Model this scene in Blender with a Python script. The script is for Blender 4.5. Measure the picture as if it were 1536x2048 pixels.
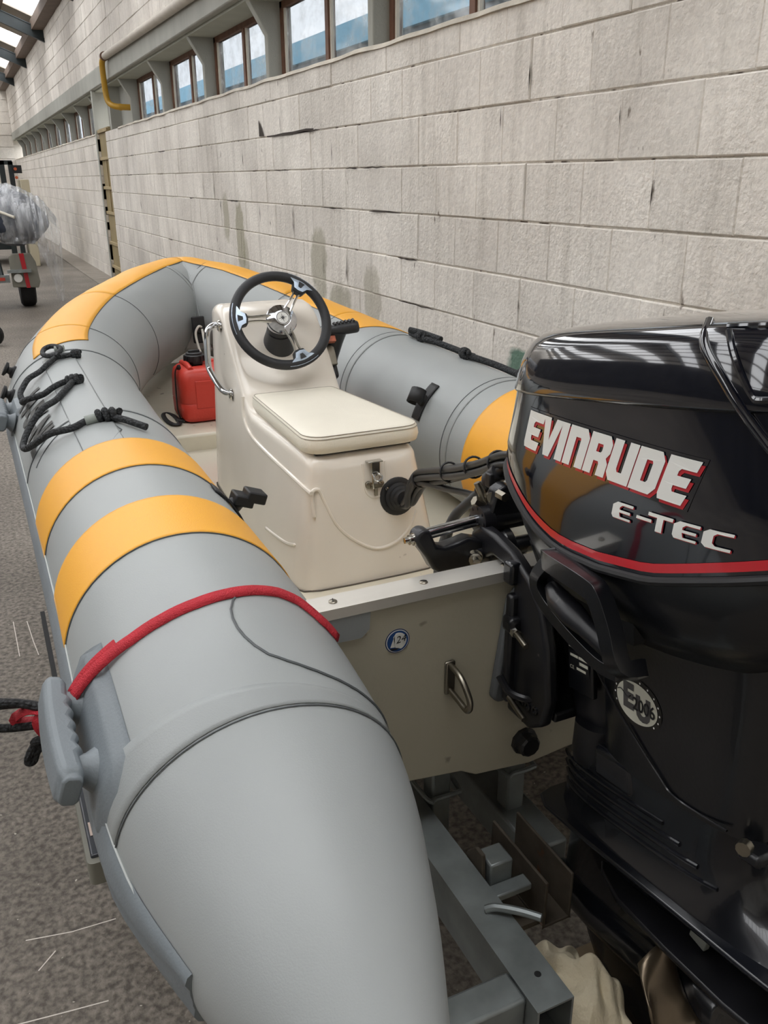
import bpy, bmesh, math, random
from mathutils import Vector, Matrix, noise
from mathutils.geometry import tessellate_polygon

for _o in list(bpy.data.objects):
    bpy.data.objects.remove(_o)
SC = bpy.context.scene
COL = SC.collection
random.seed(7)

# ---------------------------------------------------------------- camera
cam_d = bpy.data.cameras.new('camera')
cam = bpy.data.objects.new('camera', cam_d)
COL.objects.link(cam)
cam_d.sensor_fit = 'VERTICAL'
cam_d.sensor_height = 36.0
cam_d.lens = 30.2344
cam_d.clip_start = 0.02
cam_d.clip_end = 300
cam.matrix_world = Matrix(((0.904705, 0.157993, -0.395660, 0.0000), (-0.426013, 0.325399, -0.844173, 0.0000), (-0.004626, 0.932284, 0.361698, 1.6500), (0, 0, 0, 1)))
SC.camera = cam

# ---------------------------------------------------------------- world: even overcast sky
world = bpy.data.worlds.new('overcast_sky')
SC.world = world
world.use_nodes = True
wn = world.node_tree
wn.nodes.clear()
w_out = wn.nodes.new('ShaderNodeOutputWorld')
w_bg = wn.nodes.new('ShaderNodeBackground')
w_tc = wn.nodes.new('ShaderNodeTexCoord')
w_no = wn.nodes.new('ShaderNodeTexNoise')
w_no.inputs['Scale'].default_value = 3.4
w_no.inputs['Detail'].default_value = 4.0
w_cr = wn.nodes.new('ShaderNodeValToRGB')
w_cr.color_ramp.elements[0].position = 0.3
w_cr.color_ramp.elements[0].color = (0.90, 0.92, 0.95, 1)
w_cr.color_ramp.elements[1].position = 0.7
w_cr.color_ramp.elements[1].color = (1.0, 1.0, 1.0, 1)
wn.links.new(w_tc.outputs['Generated'], w_no.inputs['Vector'])
wn.links.new(w_no.outputs['Fac'], w_cr.inputs['Fac'])
wn.links.new(w_cr.outputs['Color'], w_bg.inputs['Color'])
w_bg.inputs['Strength'].default_value = 3.4
wn.links.new(w_bg.outputs['Background'], w_out.inputs['Surface'])

# ---------------------------------------------------------------- exposure
SC.view_settings.view_transform = 'Standard'
SC.view_settings.look = 'None'
SC.view_settings.gamma = 1.0
SC.view_settings.use_curve_mapping = False
SC.view_settings.exposure = 0.62

cyc = SC.cycles
cyc.max_bounces = 6
cyc.diffuse_bounces = 3
cyc.glossy_bounces = 3
cyc.transmission_bounces = 4
cyc.transparent_max_bounces = 8
cyc.caustics_reflective = False
cyc.caustics_refractive = False
cyc.adaptive_threshold = 0.05

# ---------------------------------------------------------------- helpers
def lin(c):
    return tuple((x / 255 / 12.92) if x / 255 <= 0.04045 else ((x / 255 + 0.055) / 1.055) ** 2.4 for x in c)

def mat(name, rgb, rough=0.5, metal=0.0, var=0.0, vscale=6.0, bump=0.0, bscale=60.0, coat=0.0, spec=0.5, rvar=0.0,
        stretch=(1, 1, 1), speck=None, alpha=1.0):
    """procedural principled material: noise-varied colour, noise bump"""
    m = bpy.data.materials.new(name)
    m.use_nodes = True
    nt = m.node_tree
    b = nt.nodes['Principled BSDF']
    b.inputs['Roughness'].default_value = rough
    b.inputs['Metallic'].default_value = metal
    b.inputs['Coat Weight'].default_value = coat
    b.inputs['Coat Roughness'].default_value = 0.04
    b.inputs['Specular IOR Level'].default_value = spec
    b.inputs['Alpha'].default_value = alpha
    tc = nt.nodes.new('ShaderNodeTexCoord')
    geo = nt.nodes.new('ShaderNodeNewGeometry')
    mp = nt.nodes.new('ShaderNodeMapping')
    mp.inputs['Scale'].default_value = stretch
    nt.links.new(geo.outputs['Position'], mp.inputs['Vector'])
    n = nt.nodes.new('ShaderNodeTexNoise')
    n.inputs['Scale'].default_value = vscale
    n.inputs['Detail'].default_value = 6
    nt.links.new(mp.outputs['Vector'], n.inputs['Vector'])
    cr = nt.nodes.new('ShaderNodeValToRGB')
    c = lin(rgb)
    cr.color_ramp.elements[0].position = 0.25
    cr.color_ramp.elements[1].position = 0.75
    cr.color_ramp.elements[0].color = tuple(max(0, x * (1 - var)) for x in c) + (1,)
    cr.color_ramp.elements[1].color = tuple(min(1, x * (1 + var)) for x in c) + (1,)
    nt.links.new(n.outputs['Fac'], cr.inputs['Fac'])
    last = cr.outputs['Color']
    if speck:
        col, amount, scale = speck
        v = nt.nodes.new('ShaderNodeTexNoise')
        v.inputs['Scale'].default_value = scale
        v.inputs['Detail'].default_value = 2
        nt.links.new(geo.outputs['Position'], v.inputs['Vector'])
        r2 = nt.nodes.new('ShaderNodeValToRGB')
        r2.color_ramp.elements[0].position = amount
        r2.color_ramp.elements[0].color = (0, 0, 0, 1)
        r2.color_ramp.elements[1].position = amount + 0.06
        r2.color_ramp.elements[1].color = (1, 1, 1, 1)
        nt.links.new(v.outputs['Fac'], r2.inputs['Fac'])
        mx = nt.nodes.new('ShaderNodeMixRGB')
        mx.inputs['Color2'].default_value = lin(col) + (1,)
        nt.links.new(r2.outputs['Color'], mx.inputs['Fac'])
        nt.links.new(last, mx.inputs['Color1'])
        last = mx.outputs['Color']
    nt.links.new(last, b.inputs['Base Color'])
    if rvar:
        ma = nt.nodes.new('ShaderNodeMapRange')
        ma.inputs['To Min'].default_value = max(0.02, rough - rvar)
        ma.inputs['To Max'].default_value = min(1, rough + rvar)
        nt.links.new(n.outputs['Fac'], ma.inputs['Value'])
        nt.links.new(ma.outputs['Result'], b.inputs['Roughness'])
    if bump:
        n2 = nt.nodes.new('ShaderNodeTexNoise')
        n2.inputs['Scale'].default_value = bscale
        n2.inputs['Detail'].default_value = 4
        nt.links.new(geo.outputs['Position'], n2.inputs['Vector'])
        bp = nt.nodes.new('ShaderNodeBump')
        bp.inputs['Strength'].default_value = bump
        bp.inputs['Distance'].default_value = 0.01
        nt.links.new(n2.outputs['Fac'], bp.inputs['Height'])
        nt.links.new(bp.outputs['Normal'], b.inputs['Normal'])
    return m

def V(*a):
    return Vector(a[0]) if len(a) == 1 else Vector(a)

MW = {}      # world matrices of parents (depsgraph is not evaluated inside the script)

class MB:
    """collects faces; build() links them as ONE mesh object"""
    def __init__(s):
        s.v, s.f = [], []
    def add(s, vs, fs):
        o = len(s.v)
        s.v += [Vector(p) for p in vs]
        s.f += [tuple(i + o for i in f) for f in fs]
        return s
    def box(s, c, size, rot=None):
        c = V(c)
        hx, hy, hz = size[0] / 2, size[1] / 2, size[2] / 2
        p = [Vector((x, y, z)) for x in (-hx, hx) for y in (-hy, hy) for z in (-hz, hz)]
        if rot is not None:
            p = [rot @ q for q in p]
        return s.add([c + q for q in p], [(0, 1, 3, 2), (4, 6, 7, 5), (0, 4, 5, 1), (2, 3, 7, 6), (0, 2, 6, 4), (1, 5, 7, 3)])
    def b6(s, x0, x1, y0, y1, z0, z1):
        return s.box(((x0 + x1) / 2, (y0 + y1) / 2, (z0 + z1) / 2), (x1 - x0, y1 - y0, z1 - z0))
    def tube(s, pts, r, n=10, closed=False, caps=True, flat=1.0, up=None, ph=0.0):
        """sweep a circle (or ellipse: flat) along a polyline"""
        pts = [V(p) for p in pts]
        m = len(pts)
        rs = r if isinstance(r, (list, tuple)) else [r] * m
        tang = []
        for i in range(m):
            if closed:
                t = pts[(i + 1) % m] - pts[i - 1]
            else:
                t = pts[min(i + 1, m - 1)] - pts[max(i - 1, 0)]
            tang.append(t.normalized() if t.length > 1e-9 else Vector((0, 0, 1)))
        ref = Vector(up) if up is not None else (Vector((0, 0, 1)) if abs(tang[0].z) < 0.9 else Vector((1, 0, 0)))
        nrm = (ref - tang[0] * ref.dot(tang[0])).normalized()
        rings = []
        for i in range(m):
            t = tang[i]
            if up is not None:
                nrm = Vector(up)
            nrm = nrm - t * nrm.dot(t)
            nrm = nrm.normalized() if nrm.length > 1e-6 else t.orthogonal().normalized()
            bi = t.cross(nrm)
            rings.append([pts[i] + (nrm * math.cos(2 * math.pi * k / n + ph) * flat + bi * math.sin(2 * math.pi * k / n + ph)) * rs[i] for k in range(n)])
        vs = [p for rg in rings for p in rg]
        fs = []
        for i in range(m if closed else m - 1):
            a, b = i * n, ((i + 1) % m) * n
            for k in range(n):
                fs.append((a + k, b + k, b + (k + 1) % n, a + (k + 1) % n))
        if caps and not closed:
            fs.append(tuple(range(n)))
            fs.append(tuple((m - 1) * n + k for k in reversed(range(n))))
        return s.add(vs, fs)
    def cyl(s, a, b, r0, r1=None, n=16):
        return s.tube([a, b], [r0, r0 if r1 is None else r1], n)
    def lathe(s, prof, o, ax, n=24, ref=None):
        """prof: list of (radius, height along ax)"""
        o, ax = V(o), V(ax).normalized()
        u = (V(ref) - ax * V(ref).dot(ax)).normalized() if ref is not None else ax.orthogonal().normalized()
        w = ax.cross(u)
        vs, fs = [], []
        for (r, h) in prof:
            for k in range(n):
                a = 2 * math.pi * k / n
                vs.append(o + ax * h + (u * math.cos(a) + w * math.sin(a)) * r)
        for i in range(len(prof) - 1):
            for k in range(n):
                fs.append((i * n + k, i * n + (k + 1) % n, (i + 1) * n + (k + 1) % n, (i + 1) * n + k))
        if prof[0][0] > 1e-6:
            fs.append(tuple(reversed(range(n))))
        if prof[-1][0] > 1e-6:
            fs.append(tuple((len(prof) - 1) * n + k for k in range(n)))
        return s.add(vs, fs)
    def prism(s, poly, o, u, w, depth, holes=()):
        """extrude a 2-D polygon (u,w axes at o) by vector depth"""
        o, u, w, d = V(o), V(u), V(w), V(depth)
        loops = [list(poly)] + [list(h) for h in holes]
        flat = [p for l in loops for p in l]
        n = len(flat)
        vs = [o + u * p[0] + w * p[1] for p in flat]
        vs += [q + d for q in vs]
        fs = []
        if not holes:
            fs += [tuple(range(n)), tuple(reversed(range(n, 2 * n)))]
        else:
            for t in tessellate_polygon([[Vector((p[0], p[1], 0)) for p in l] for l in loops]):
                fs += [tuple(t), tuple(n + i for i in reversed(t))]
        k0 = 0
        for l in loops:
            for i in range(len(l)):
                a, b = k0 + i, k0 + (i + 1) % len(l)
                fs.append((a, b, b + n, a + n))
            k0 += len(l)
        return s.add(vs, fs)
    def grid(s, fn, nu, nv, closeu=False, closev=False):
        vs = [fn(i / (nu if closeu else nu - 1), j / (nv if closev else nv - 1)) for i in range(nu) for j in range(nv)]
        fs = []
        for i in range(nu if closeu else nu - 1):
            for j in range(nv if closev else nv - 1):
                a, b = i * nv, ((i + 1) % nu) * nv
                j2 = (j + 1) % nv
                fs.append((a + j, b + j, b + j2, a + j2))
        return s.add(vs, fs)
    def loft(s, rings, cap0=True, cap1=True):
        n = len(rings[0])
        vs = [p for r in rings for p in r]
        fs = []
        for i in range(len(rings) - 1):
            for k in range(n):
                fs.append((i * n + k, i * n + (k + 1) % n, (i + 1) * n + (k + 1) % n, (i + 1) * n + k))
        if cap0:
            fs.append(tuple(reversed(range(n))))
        if cap1:
            fs.append(tuple((len(rings) - 1) * n + k for k in range(n)))
        return s.add(vs, fs)
    def build(s, name, m, parent=None, bevel=0.0, seg=2, sub=0, smooth=True, ang=40, local=False, solid=0.0, kind=None):
        me = bpy.data.meshes.new(name)
        vs = s.v
        loc = Vector((0, 0, 0))
        if parent is not None and not local:
            inv = MW[parent.name].inverted()
            vs = [inv @ p for p in vs]
        elif parent is None:
            xs, ys, zs = [p.x for p in vs], [p.y for p in vs], [p.z for p in vs]
            loc = Vector(((min(xs) + max(xs)) / 2, (min(ys) + max(ys)) / 2, min(zs)))
            vs = [p - loc for p in vs]
        me.from_pydata([tuple(p) for p in vs], [], s.f)
        bm = bmesh.new()
        bm.from_mesh(me)
        bmesh.ops.remove_doubles(bm, verts=bm.verts, dist=1e-5)
        bmesh.ops.recalc_face_normals(bm, faces=bm.faces)
        bm.to_mesh(me)
        bm.free()
        o = bpy.data.objects.new(name, me)
        COL.objects.link(o)
        me.materials.append(m)
        if smooth:
            me.shade_smooth()
            me.set_sharp_from_angle(angle=math.radians(ang))
        if parent is not None:
            o.parent = parent
            MW[o.name] = MW[parent.name].copy()
        else:
            o.location = loc
            MW[o.name] = Matrix.Translation(loc)
        if solid:
            md = o.modifiers.new('solid', 'SOLIDIFY')
            md.thickness = solid
            md.offset = 0
        if bevel:
            md = o.modifiers.new('bevel', 'BEVEL')
            md.width = bevel
            md.segments = seg
            md.limit_method = 'ANGLE'
            md.angle_limit = math.radians(35)
        if sub:
            md = o.modifiers.new('sub', 'SUBSURF')
            md.levels = sub
            md.render_levels = sub
        if kind:
            o['kind'] = kind
        return o

def thing(name, label, cat, loc=(0, 0, 0), rot=None, group=None):
    o = bpy.data.objects.new(name, None)
    COL.objects.link(o)
    o.empty_display_size = 0.1
    M = Matrix.Translation(V(loc))
    if rot is not None:
        M = M @ rot.to_4x4()
    o.matrix_world = M
    MW[o.name] = M
    tag(o, label, cat, group)
    return o

def tag(o, label, cat, group=None):
    o['label'] = label
    o['category'] = cat
    if group:
        o['group'] = group
    return o

def struct(o):
    o['kind'] = 'structure'
    return o

def cr(pts, n=8, closed=False):
    """Catmull-Rom through points"""
    P = [V(p) for p in pts]
    out = []
    m = len(P)
    for i in range(m if closed else m - 1):
        if closed:
            p0, p1, p2, p3 = P[i - 1], P[i], P[(i + 1) % m], P[(i + 2) % m]
        else:
            p0, p1, p2, p3 = P[max(i - 1, 0)], P[i], P[i + 1], P[min(i + 2, m - 1)]
        for k in range(n):
            t = k / n
            out.append(0.5 * (2 * p1 + (p2 - p0) * t + (2 * p0 - 5 * p1 + 4 * p2 - p3) * t * t + (3 * p1 - p0 - 3 * p2 + p3) * t ** 3))
    if not closed:
        out.append(P[-1])
    return out

def poly_faces(loops):
    """tessellate loops of 2-D points (outer + holes): points, triangles"""
    flat = [p for l in loops for p in l]
    tris = tessellate_polygon([[Vector((p[0], p[1], 0)) for p in l] for l in loops])
    return flat, tris

def subdiv_loop(l, step):
    out = []
    for i in range(len(l)):
        a, b = l[i], l[(i + 1) % len(l)]
        d = math.hypot(b[0] - a[0], b[1] - a[1])
        k = max(1, int(d / step))
        for j in range(k):
            t = j / k
            out.append((a[0] + (b[0] - a[0]) * t, a[1] + (b[1] - a[1]) * t))
    return out

def text_loops_mesh(txt, bold=0.0):
    """flat mesh (verts, faces) of a text in the built-in font, 1 unit high"""
    cu = bpy.data.curves.new('tmp', 'FONT')
    cu.body = txt
    cu.offset = bold
    cu.resolution_u = 3
    ob = bpy.data.objects.new('tmp', cu)
    COL.objects.link(ob)
    dg = bpy.context.evaluated_depsgraph_get()
    me = bpy.data.meshes.new_from_object(ob.evaluated_get(dg))
    vs = [(v.co.x, v.co.y) for v in me.vertices]
    fs = [tuple(p.vertices) for p in me.polygons]
    bpy.data.objects.remove(ob)
    bpy.data.meshes.remove(me)
    bpy.data.curves.remove(cu)
    return vs, fs

def text_mb(txt, fn, size, bold=0.0, width=None):
    """text mapped onto a surface by fn(u,v) (metres); width squeezes the line to that length"""
    vs, fs = text_loops_mesh(txt, bold)
    x0 = min(p[0] for p in vs)
    x1 = max(p[0] for p in vs)
    kx = (width / (x1 - x0)) if width else size
    # refine so that the letters follow curved surfaces
    bm = bmesh.new()
    bv = [bm.verts.new(((p[0] - x0) * kx, p[1] * size, 0)) for p in vs]
    for f in fs:
        try:
            bm.faces.new([bv[i] for i in f])
        except ValueError:
            pass
    bmesh.ops.triangulate(bm, faces=bm.faces)
    for _ in range(4):
        long = [e for e in bm.edges if e.calc_length() > max(0.012, size * 0.2)]
        if not long:
            break
        bmesh.ops.subdivide_edges(bm, edges=long, cuts=1, use_grid_fill=True)
        bmesh.ops.triangulate(bm, faces=bm.faces)
    bm.verts.index_update()
    mb = MB()
    mb.add([fn(v.co.x, v.co.y) for v in bm.verts], [tuple(v.index for v in f.verts) for f in bm.faces])
    bm.free()
    return mb
# ================================================================ THE SETTING
def wall_material():
    m = bpy.data.materials.new('painted_block')
    m.use_nodes = True
    nt = m.node_tree
    N, L = nt.nodes.new, nt.links.new
    b = nt.nodes['Principled BSDF']
    b.inputs['Roughness'].default_value = 0.85
    b.inputs['Specular IOR Level'].default_value = 0.25
    geo = N('ShaderNodeNewGeometry')
    info = N('ShaderNodeObjectInfo')
    # broad tone
    n1 = N('ShaderNodeTexNoise'); n1.inputs['Scale'].default_value = 1.3; n1.inputs['Detail'].default_value = 5
    L(geo.outputs['Position'], n1.inputs['Vector'])
    r1 = N('ShaderNodeValToRGB')
    r1.color_ramp.elements[0].position = 0.30; r1.color_ramp.elements[0].color = lin((218, 211, 202)) + (1,)
    r1.color_ramp.elements[1].position = 0.68; r1.color_ramp.elements[1].color = lin((244, 238, 229)) + (1,)
    L(n1.outputs['Fac'], r1.inputs['Fac'])
    # each block its own tone
    mr = N('ShaderNodeMapRange'); mr.inputs['To Min'].default_value = 0.93; mr.inputs['To Max'].default_value = 1.05
    L(info.outputs['Random'], mr.inputs['Value'])
    hs = N('ShaderNodeHueSaturation'); L(r1.outputs['Color'], hs.inputs['Color']); L(mr.outputs['Result'], hs.inputs['Value'])
    # vertical grey streaks
    mp = N('ShaderNodeMapping'); mp.inputs['Scale'].default_value = (1, 7, 0.55)
    L(geo.outputs['Position'], mp.inputs['Vector'])
    n2 = N('ShaderNodeTexNoise'); n2.inputs['Scale'].default_value = 1.6; n2.inputs['Detail'].default_value = 7; n2.inputs['Roughness'].default_value = 0.65
    L(mp.outputs['Vector'], n2.inputs['Vector'])
    r2 = N('ShaderNodeValToRGB'); r2.color_ramp.elements[0].position = 0.50; r2.color_ramp.elements[0].color = (0, 0, 0, 1)
    r2.color_ramp.elements[1].position = 0.78; r2.color_ramp.elements[1].color = (0.55, 0.55, 0.55, 1)
    L(n2.outputs['Fac'], r2.inputs['Fac'])
    m1 = N('ShaderNodeMixRGB'); m1.inputs['Color2'].default_value = lin((176, 169, 158)) + (1,)
    L(r2.outputs['Color'], m1.inputs['Fac']); L(hs.outputs['Color'], m1.inputs['Color1'])
    last = m1.outputs['Color']
    nm = N('ShaderNodeTexNoise'); nm.inputs['Scale'].default_value = 30; nm.inputs['Detail'].default_value = 5; nm.inputs['Roughness'].default_value = 0.7
    L(geo.outputs['Position'], nm.inputs['Vector'])
    rm = N('ShaderNodeMapRange'); rm.inputs['From Min'].default_value = 0.3; rm.inputs['From Max'].default_value = 0.65
    rm.inputs['To Min'].default_value = 0.87; rm.inputs['To Max'].default_value = 1.04
    L(nm.outputs['Fac'], rm.inputs['Value'])
    mm = N('ShaderNodeHueSaturation'); L(last, mm.inputs['Color']); L(rm.outputs['Result'], mm.inputs['Value'])
    last = mm.outputs['Color']
    # dirt pocks and chips
    n3 = N('ShaderNodeTexNoise'); n3.inputs['Scale'].default_value = 9; n3.inputs['Detail'].default_value = 3
    mp3 = N('ShaderNodeMapping'); mp3.inputs['Scale'].default_value = (1, 2.2, 0.8); mp3.inputs['Location'].default_value = (3, 1, 2)
    L(geo.outputs['Position'], mp3.inputs['Vector']); L(mp3.outputs['Vector'], n3.inputs['Vector'])
    r3 = N('ShaderNodeValToRGB'); r3.color_ramp.elements[0].position = 0.715; r3.color_ramp.elements[0].color = (0, 0, 0, 1)
    r3.color_ramp.elements[1].position = 0.76; r3.color_ramp.elements[1].color = (0.8, 0.8, 0.8, 1)
    L(n3.outputs['Fac'], r3.inputs['Fac'])
    m3 = N('ShaderNodeMixRGB'); m3.inputs['Color2'].default_value = lin((112, 100, 88)) + (1,)
    L(r3.outputs['Color'], m3.inputs['Fac']); L(last, m3.inputs['Color1'])
    last = m3.outputs['Color']
    # patches of old paint: (centre y, z, half height, half width, colour, strength)
    patches = [(8.15, 1.16, 0.36, 0.13, (150, 145, 118), 0.65), (8.6, 1.30, 0.22, 0.10, (152, 147, 121), 0.55), (6.15, 1.06, 0.25, 0.17, (152, 148, 126), 0.6),
               (5.75, 0.80, 0.17, 0.2, (150, 146, 124), 0.6), (5.2, 0.95, 0.2, 0.14, (155, 150, 130), 0.5), (8.0, 0.8, 0.35, 0.10, (150, 146, 122), 0.5),
               (3.48, 0.80, 0.085, 0.11, (84, 122, 104), 0.9), (3.28, 0.84, 0.06, 0.09, (84, 122, 104), 0.8)]
    sep = N('ShaderNodeSeparateXYZ'); L(geo.outputs['Position'], sep.inputs['Vector'])
    nz = N('ShaderNodeTexNoise'); nz.inputs['Scale'].default_value = 7; nz.inputs['Detail'].default_value = 5
    L(geo.outputs['Position'], nz.inputs['Vector'])
    for (py, pz, hh, hw, colr, stg) in patches:
        def axis(sock, c, h):
            s = N('ShaderNodeMath'); s.operation = 'SUBTRACT'; L(sock, s.inputs[0]); s.inputs[1].default_value = c
            a = N('ShaderNodeMath'); a.operation = 'ABSOLUTE'; L(s.outputs[0], a.inputs[0])
            d = N('ShaderNodeMath'); d.operation = 'DIVIDE'; L(a.outputs[0], d.inputs[0]); d.inputs[1].default_value = h
            p = N('ShaderNodeMath'); p.operation = 'POWER'; L(d.outputs[0], p.inputs[0]); p.inputs[1].default_value = 3
            return p.outputs[0]
        ad = N('ShaderNodeMath'); ad.operation = 'ADD'
        L(axis(sep.outputs['Y'], py, hw), ad.inputs[0]); L(axis(sep.outputs['Z'], pz, hh), ad.inputs[1])
        a2 = N('ShaderNodeMath'); a2.operation = 'ADD'; L(ad.outputs[0], a2.inputs[0])
        k = N('ShaderNodeMath'); k.operation = 'MULTIPLY'; L(nz.outputs['Fac'], k.inputs[0]); k.inputs[1].default_value = 2.4
        L(k.outputs[0], a2.inputs[1])
        rr = N('ShaderNodeMapRange'); rr.inputs['From Min'].default_value = 2.3; rr.inputs['From Max'].default_value = 1.7
        rr.inputs['To Min'].default_value = 0; rr.inputs['To Max'].default_value = stg
        L(a2.outputs[0], rr.inputs['Value'])
        mx = N('ShaderNodeMixRGB'); mx.inputs['Color2'].default_value = lin(colr) + (1,)
        L(rr.outputs['Result'], mx.inputs['Fac']); L(last, mx.inputs['Color1'])
        last = mx.outputs['Color']
    L(last, b.inputs['Base Color'])
    nb = N('ShaderNodeTexNoise'); nb.inputs['Scale'].default_value = 55; nb.inputs['Detail'].default_value = 5
    L(geo.outputs['Position'], nb.inputs['Vector'])
    ng = N('ShaderNodeTexNoise'); ng.inputs['Scale'].default_value = 4
    L(geo.outputs['Position'], ng.inputs['Vector'])
    mu = N('ShaderNodeMath'); mu.operation = 'MULTIPLY'; L(nb.outputs['Fac'], mu.inputs[0]); L(ng.outputs['Fac'], mu.inputs[1])
    bp = N('ShaderNodeBump'); bp.inputs['Strength'].default_value = 0.9; bp.inputs['Distance'].default_value = 0.012
    L(mu.outputs[0], bp.inputs['Height']); L(bp.outputs['Normal'], b.inputs['Normal'])
    return m

M_WALL = wall_material()
M_MORTAR = mat('mortar_joint', (206, 198, 186), 0.95, var=0.15, vscale=9, bump=0.8, bscale=80, speck=((104, 94, 84), 0.60, 9))
M_LEFTW = mat('dark_reflection_wall', (78, 76, 74), 0.9, var=0.5, vscale=0.9)  # unseen wall, kept dark for the cowl's reflections
M_BACK = mat('pale_unseen_wall', (186, 182, 174), 0.9, var=0.25, vscale=0.8)  # pale tone lets the unseen wall bounce light onto the transom
M_CONC = mat('grey_precast_concrete', (168, 168, 160), 0.8, var=0.12, vscale=3, bump=0.3, bscale=70, stretch=(1, 1, 0.3))
M_SOFFIT = mat('pale_soffit', (176, 178, 166), 0.75, var=0.08, vscale=4)
M_BROWN = mat('brown_window_frame', (112, 78, 60), 0.6, var=0.25, vscale=12)
M_CREAMF = mat('cream_glazing_bead', (214, 208, 194), 0.6, var=0.1)
M_KHAKI = mat('khaki_board', (150, 134, 98), 0.75, var=0.12, vscale=3, stretch=(1, 1, 0.3))
M_KHAKI2 = mat('khaki_batten', (168, 150, 114), 0.7, var=0.1)
M_STEEL = mat('dark_painted_steel', (34, 42, 44), 0.5, var=0.2)
M_PURLIN = mat('brown_purlin', (106, 90, 78), 0.7, var=0.2)
M_SHEET = mat('roof_sheet', (172, 164, 152), 0.8, var=0.12, vscale=2, bump=0.2)
M_PIPEY = mat('yellow_gas_pipe', (190, 146, 42), 0.45, var=0.1)

def floor_material():
    m = bpy.data.materials.new('worn_asphalt')
    m.use_nodes = True
    nt = m.node_tree
    N, L = nt.nodes.new, nt.links.new
    b = nt.nodes['Principled BSDF']
    b.inputs['Roughness'].default_value = 0.78
    geo = N('ShaderNodeNewGeometry')
    n1 = N('ShaderNodeTexNoise'); n1.inputs['Scale'].default_value = 1.1; n1.inputs['Detail'].default_value = 7
    L(geo.outputs['Position'], n1.inputs['Vector'])
    r1 = N('ShaderNodeValToRGB')
    r1.color_ramp.elements[0].position = 0.3; r1.color_ramp.elements[0].color = lin((128, 120, 110)) + (1,)
    r1.color_ramp.elements[1].position = 0.7; r1.color_ramp.elements[1].color = lin((158, 149, 138)) + (1,)
    L(n1.outputs['Fac'], r1.inputs['Fac'])
    v = N('ShaderNodeTexVoronoi'); v.inputs['Scale'].default_value = 75
    L(geo.outputs['Position'], v.inputs['Vector'])
    n2 = N('ShaderNodeTexNoise'); n2.inputs['Scale'].default_value = 60; n2.inputs['Detail'].default_value = 6
    L(geo.outputs['Position'], n2.inputs['Vector'])
    r2 = N('ShaderNodeValToRGB'); r2.color_ramp.elements[0].position = 0.36; r2.color_ramp.elements[0].color = (0.50, 0.49, 0.48, 1)
    r2.color_ramp.elements[1].position = 0.6; r2.color_ramp.elements[1].color = (1.12, 1.12, 1.12, 1)
    L(n2.outputs['Fac'], r2.inputs['Fac'])
    mu = N('ShaderNodeMixRGB'); mu.blend_type = 'MULTIPLY'; mu.inputs['Fac'].default_value = 1
    L(r1.outputs['Color'], mu.inputs['Color1']); L(r2.outputs['Color'], mu.inputs['Color2'])
    r3 = N('ShaderNodeValToRGB'); r3.color_ramp.elements[0].position = 0.0; r3.color_ramp.elements[0].color = (1, 1, 1, 1)
    r3.color_ramp.elements[1].position = 0.9; r3.color_ramp.elements[1].color = (0.62, 0.62, 0.62, 1)
    L(v.outputs['Distance'], r3.inputs['Fac'])
    m2 = N('ShaderNodeMixRGB'); m2.blend_type = 'MULTIPLY'; m2.inputs['Fac'].default_value = 0.8
    L(mu.outputs['Color'], m2.inputs['Color1']); L(r3.outputs['Color'], m2.inputs['Color2'])
    # pale grit flecks
    n4 = N('ShaderNodeTexNoise'); n4.inputs['Scale'].default_value = 70; n4.inputs['Detail'].default_value = 1
    L(geo.outputs['Position'], n4.inputs['Vector'])
    r4 = N('ShaderNodeValToRGB'); r4.color_ramp.elements[0].position = 0.765; r4.color_ramp.elements[0].color = (0, 0, 0, 1)
    r4.color_ramp.elements[1].position = 0.79; r4.color_ramp.elements[1].color = (1, 1, 1, 1)
    L(n4.outputs['Fac'], r4.inputs['Fac'])
    m4 = N('ShaderNodeMixRGB'); m4.inputs['Color2'].default_value = lin((205, 198, 184)) + (1,)
    L(r4.outputs['Color'], m4.inputs['Fac']); L(m2.outputs['Color'], m4.inputs['Color1'])
    # dark tyre-polished drift
    n5 = N('ShaderNodeTexNoise'); n5.inputs['Scale'].default_value = 0.6; n5.inputs['Detail'].default_value = 3
    mp = N('ShaderNodeMapping'); mp.inputs['Scale'].default_value = (2.0, 0.5, 1)
    L(geo.outputs['Position'], mp.inputs['Vector']); L(mp.outputs['Vector'], n5.inputs['Vector'])
    r5 = N('ShaderNodeValToRGB'); r5.color_ramp.elements[0].position = 0.35; r5.color_ramp.elements[0].color = (0.66, 0.65, 0.64, 1)
    r5.color_ramp.elements[1].position = 0.6; r5.color_ramp.elements[1].color = (1, 1, 1, 1)
    L(n5.outputs['Fac'], r5.inputs['Fac'])
    m5 = N('ShaderNodeMixRGB'); m5.blend_type = 'MULTIPLY'; m5.inputs['Fac'].default_value = 1
    L(m4.outputs['Color'], m5.inputs['Color1']); L(r5.outputs['Color'], m5.inputs['Color2'])
    L(m5.outputs['Color'], b.inputs['Base Color'])
    bp = N('ShaderNodeBump'); bp.inputs['Strength'].default_value = 0.7; bp.inputs['Distance'].default_value = 0.008
    L(n2.outputs['Fac'], bp.inputs['Height']); L(bp.outputs['Normal'], b.inputs['Normal'])
    return m

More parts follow.
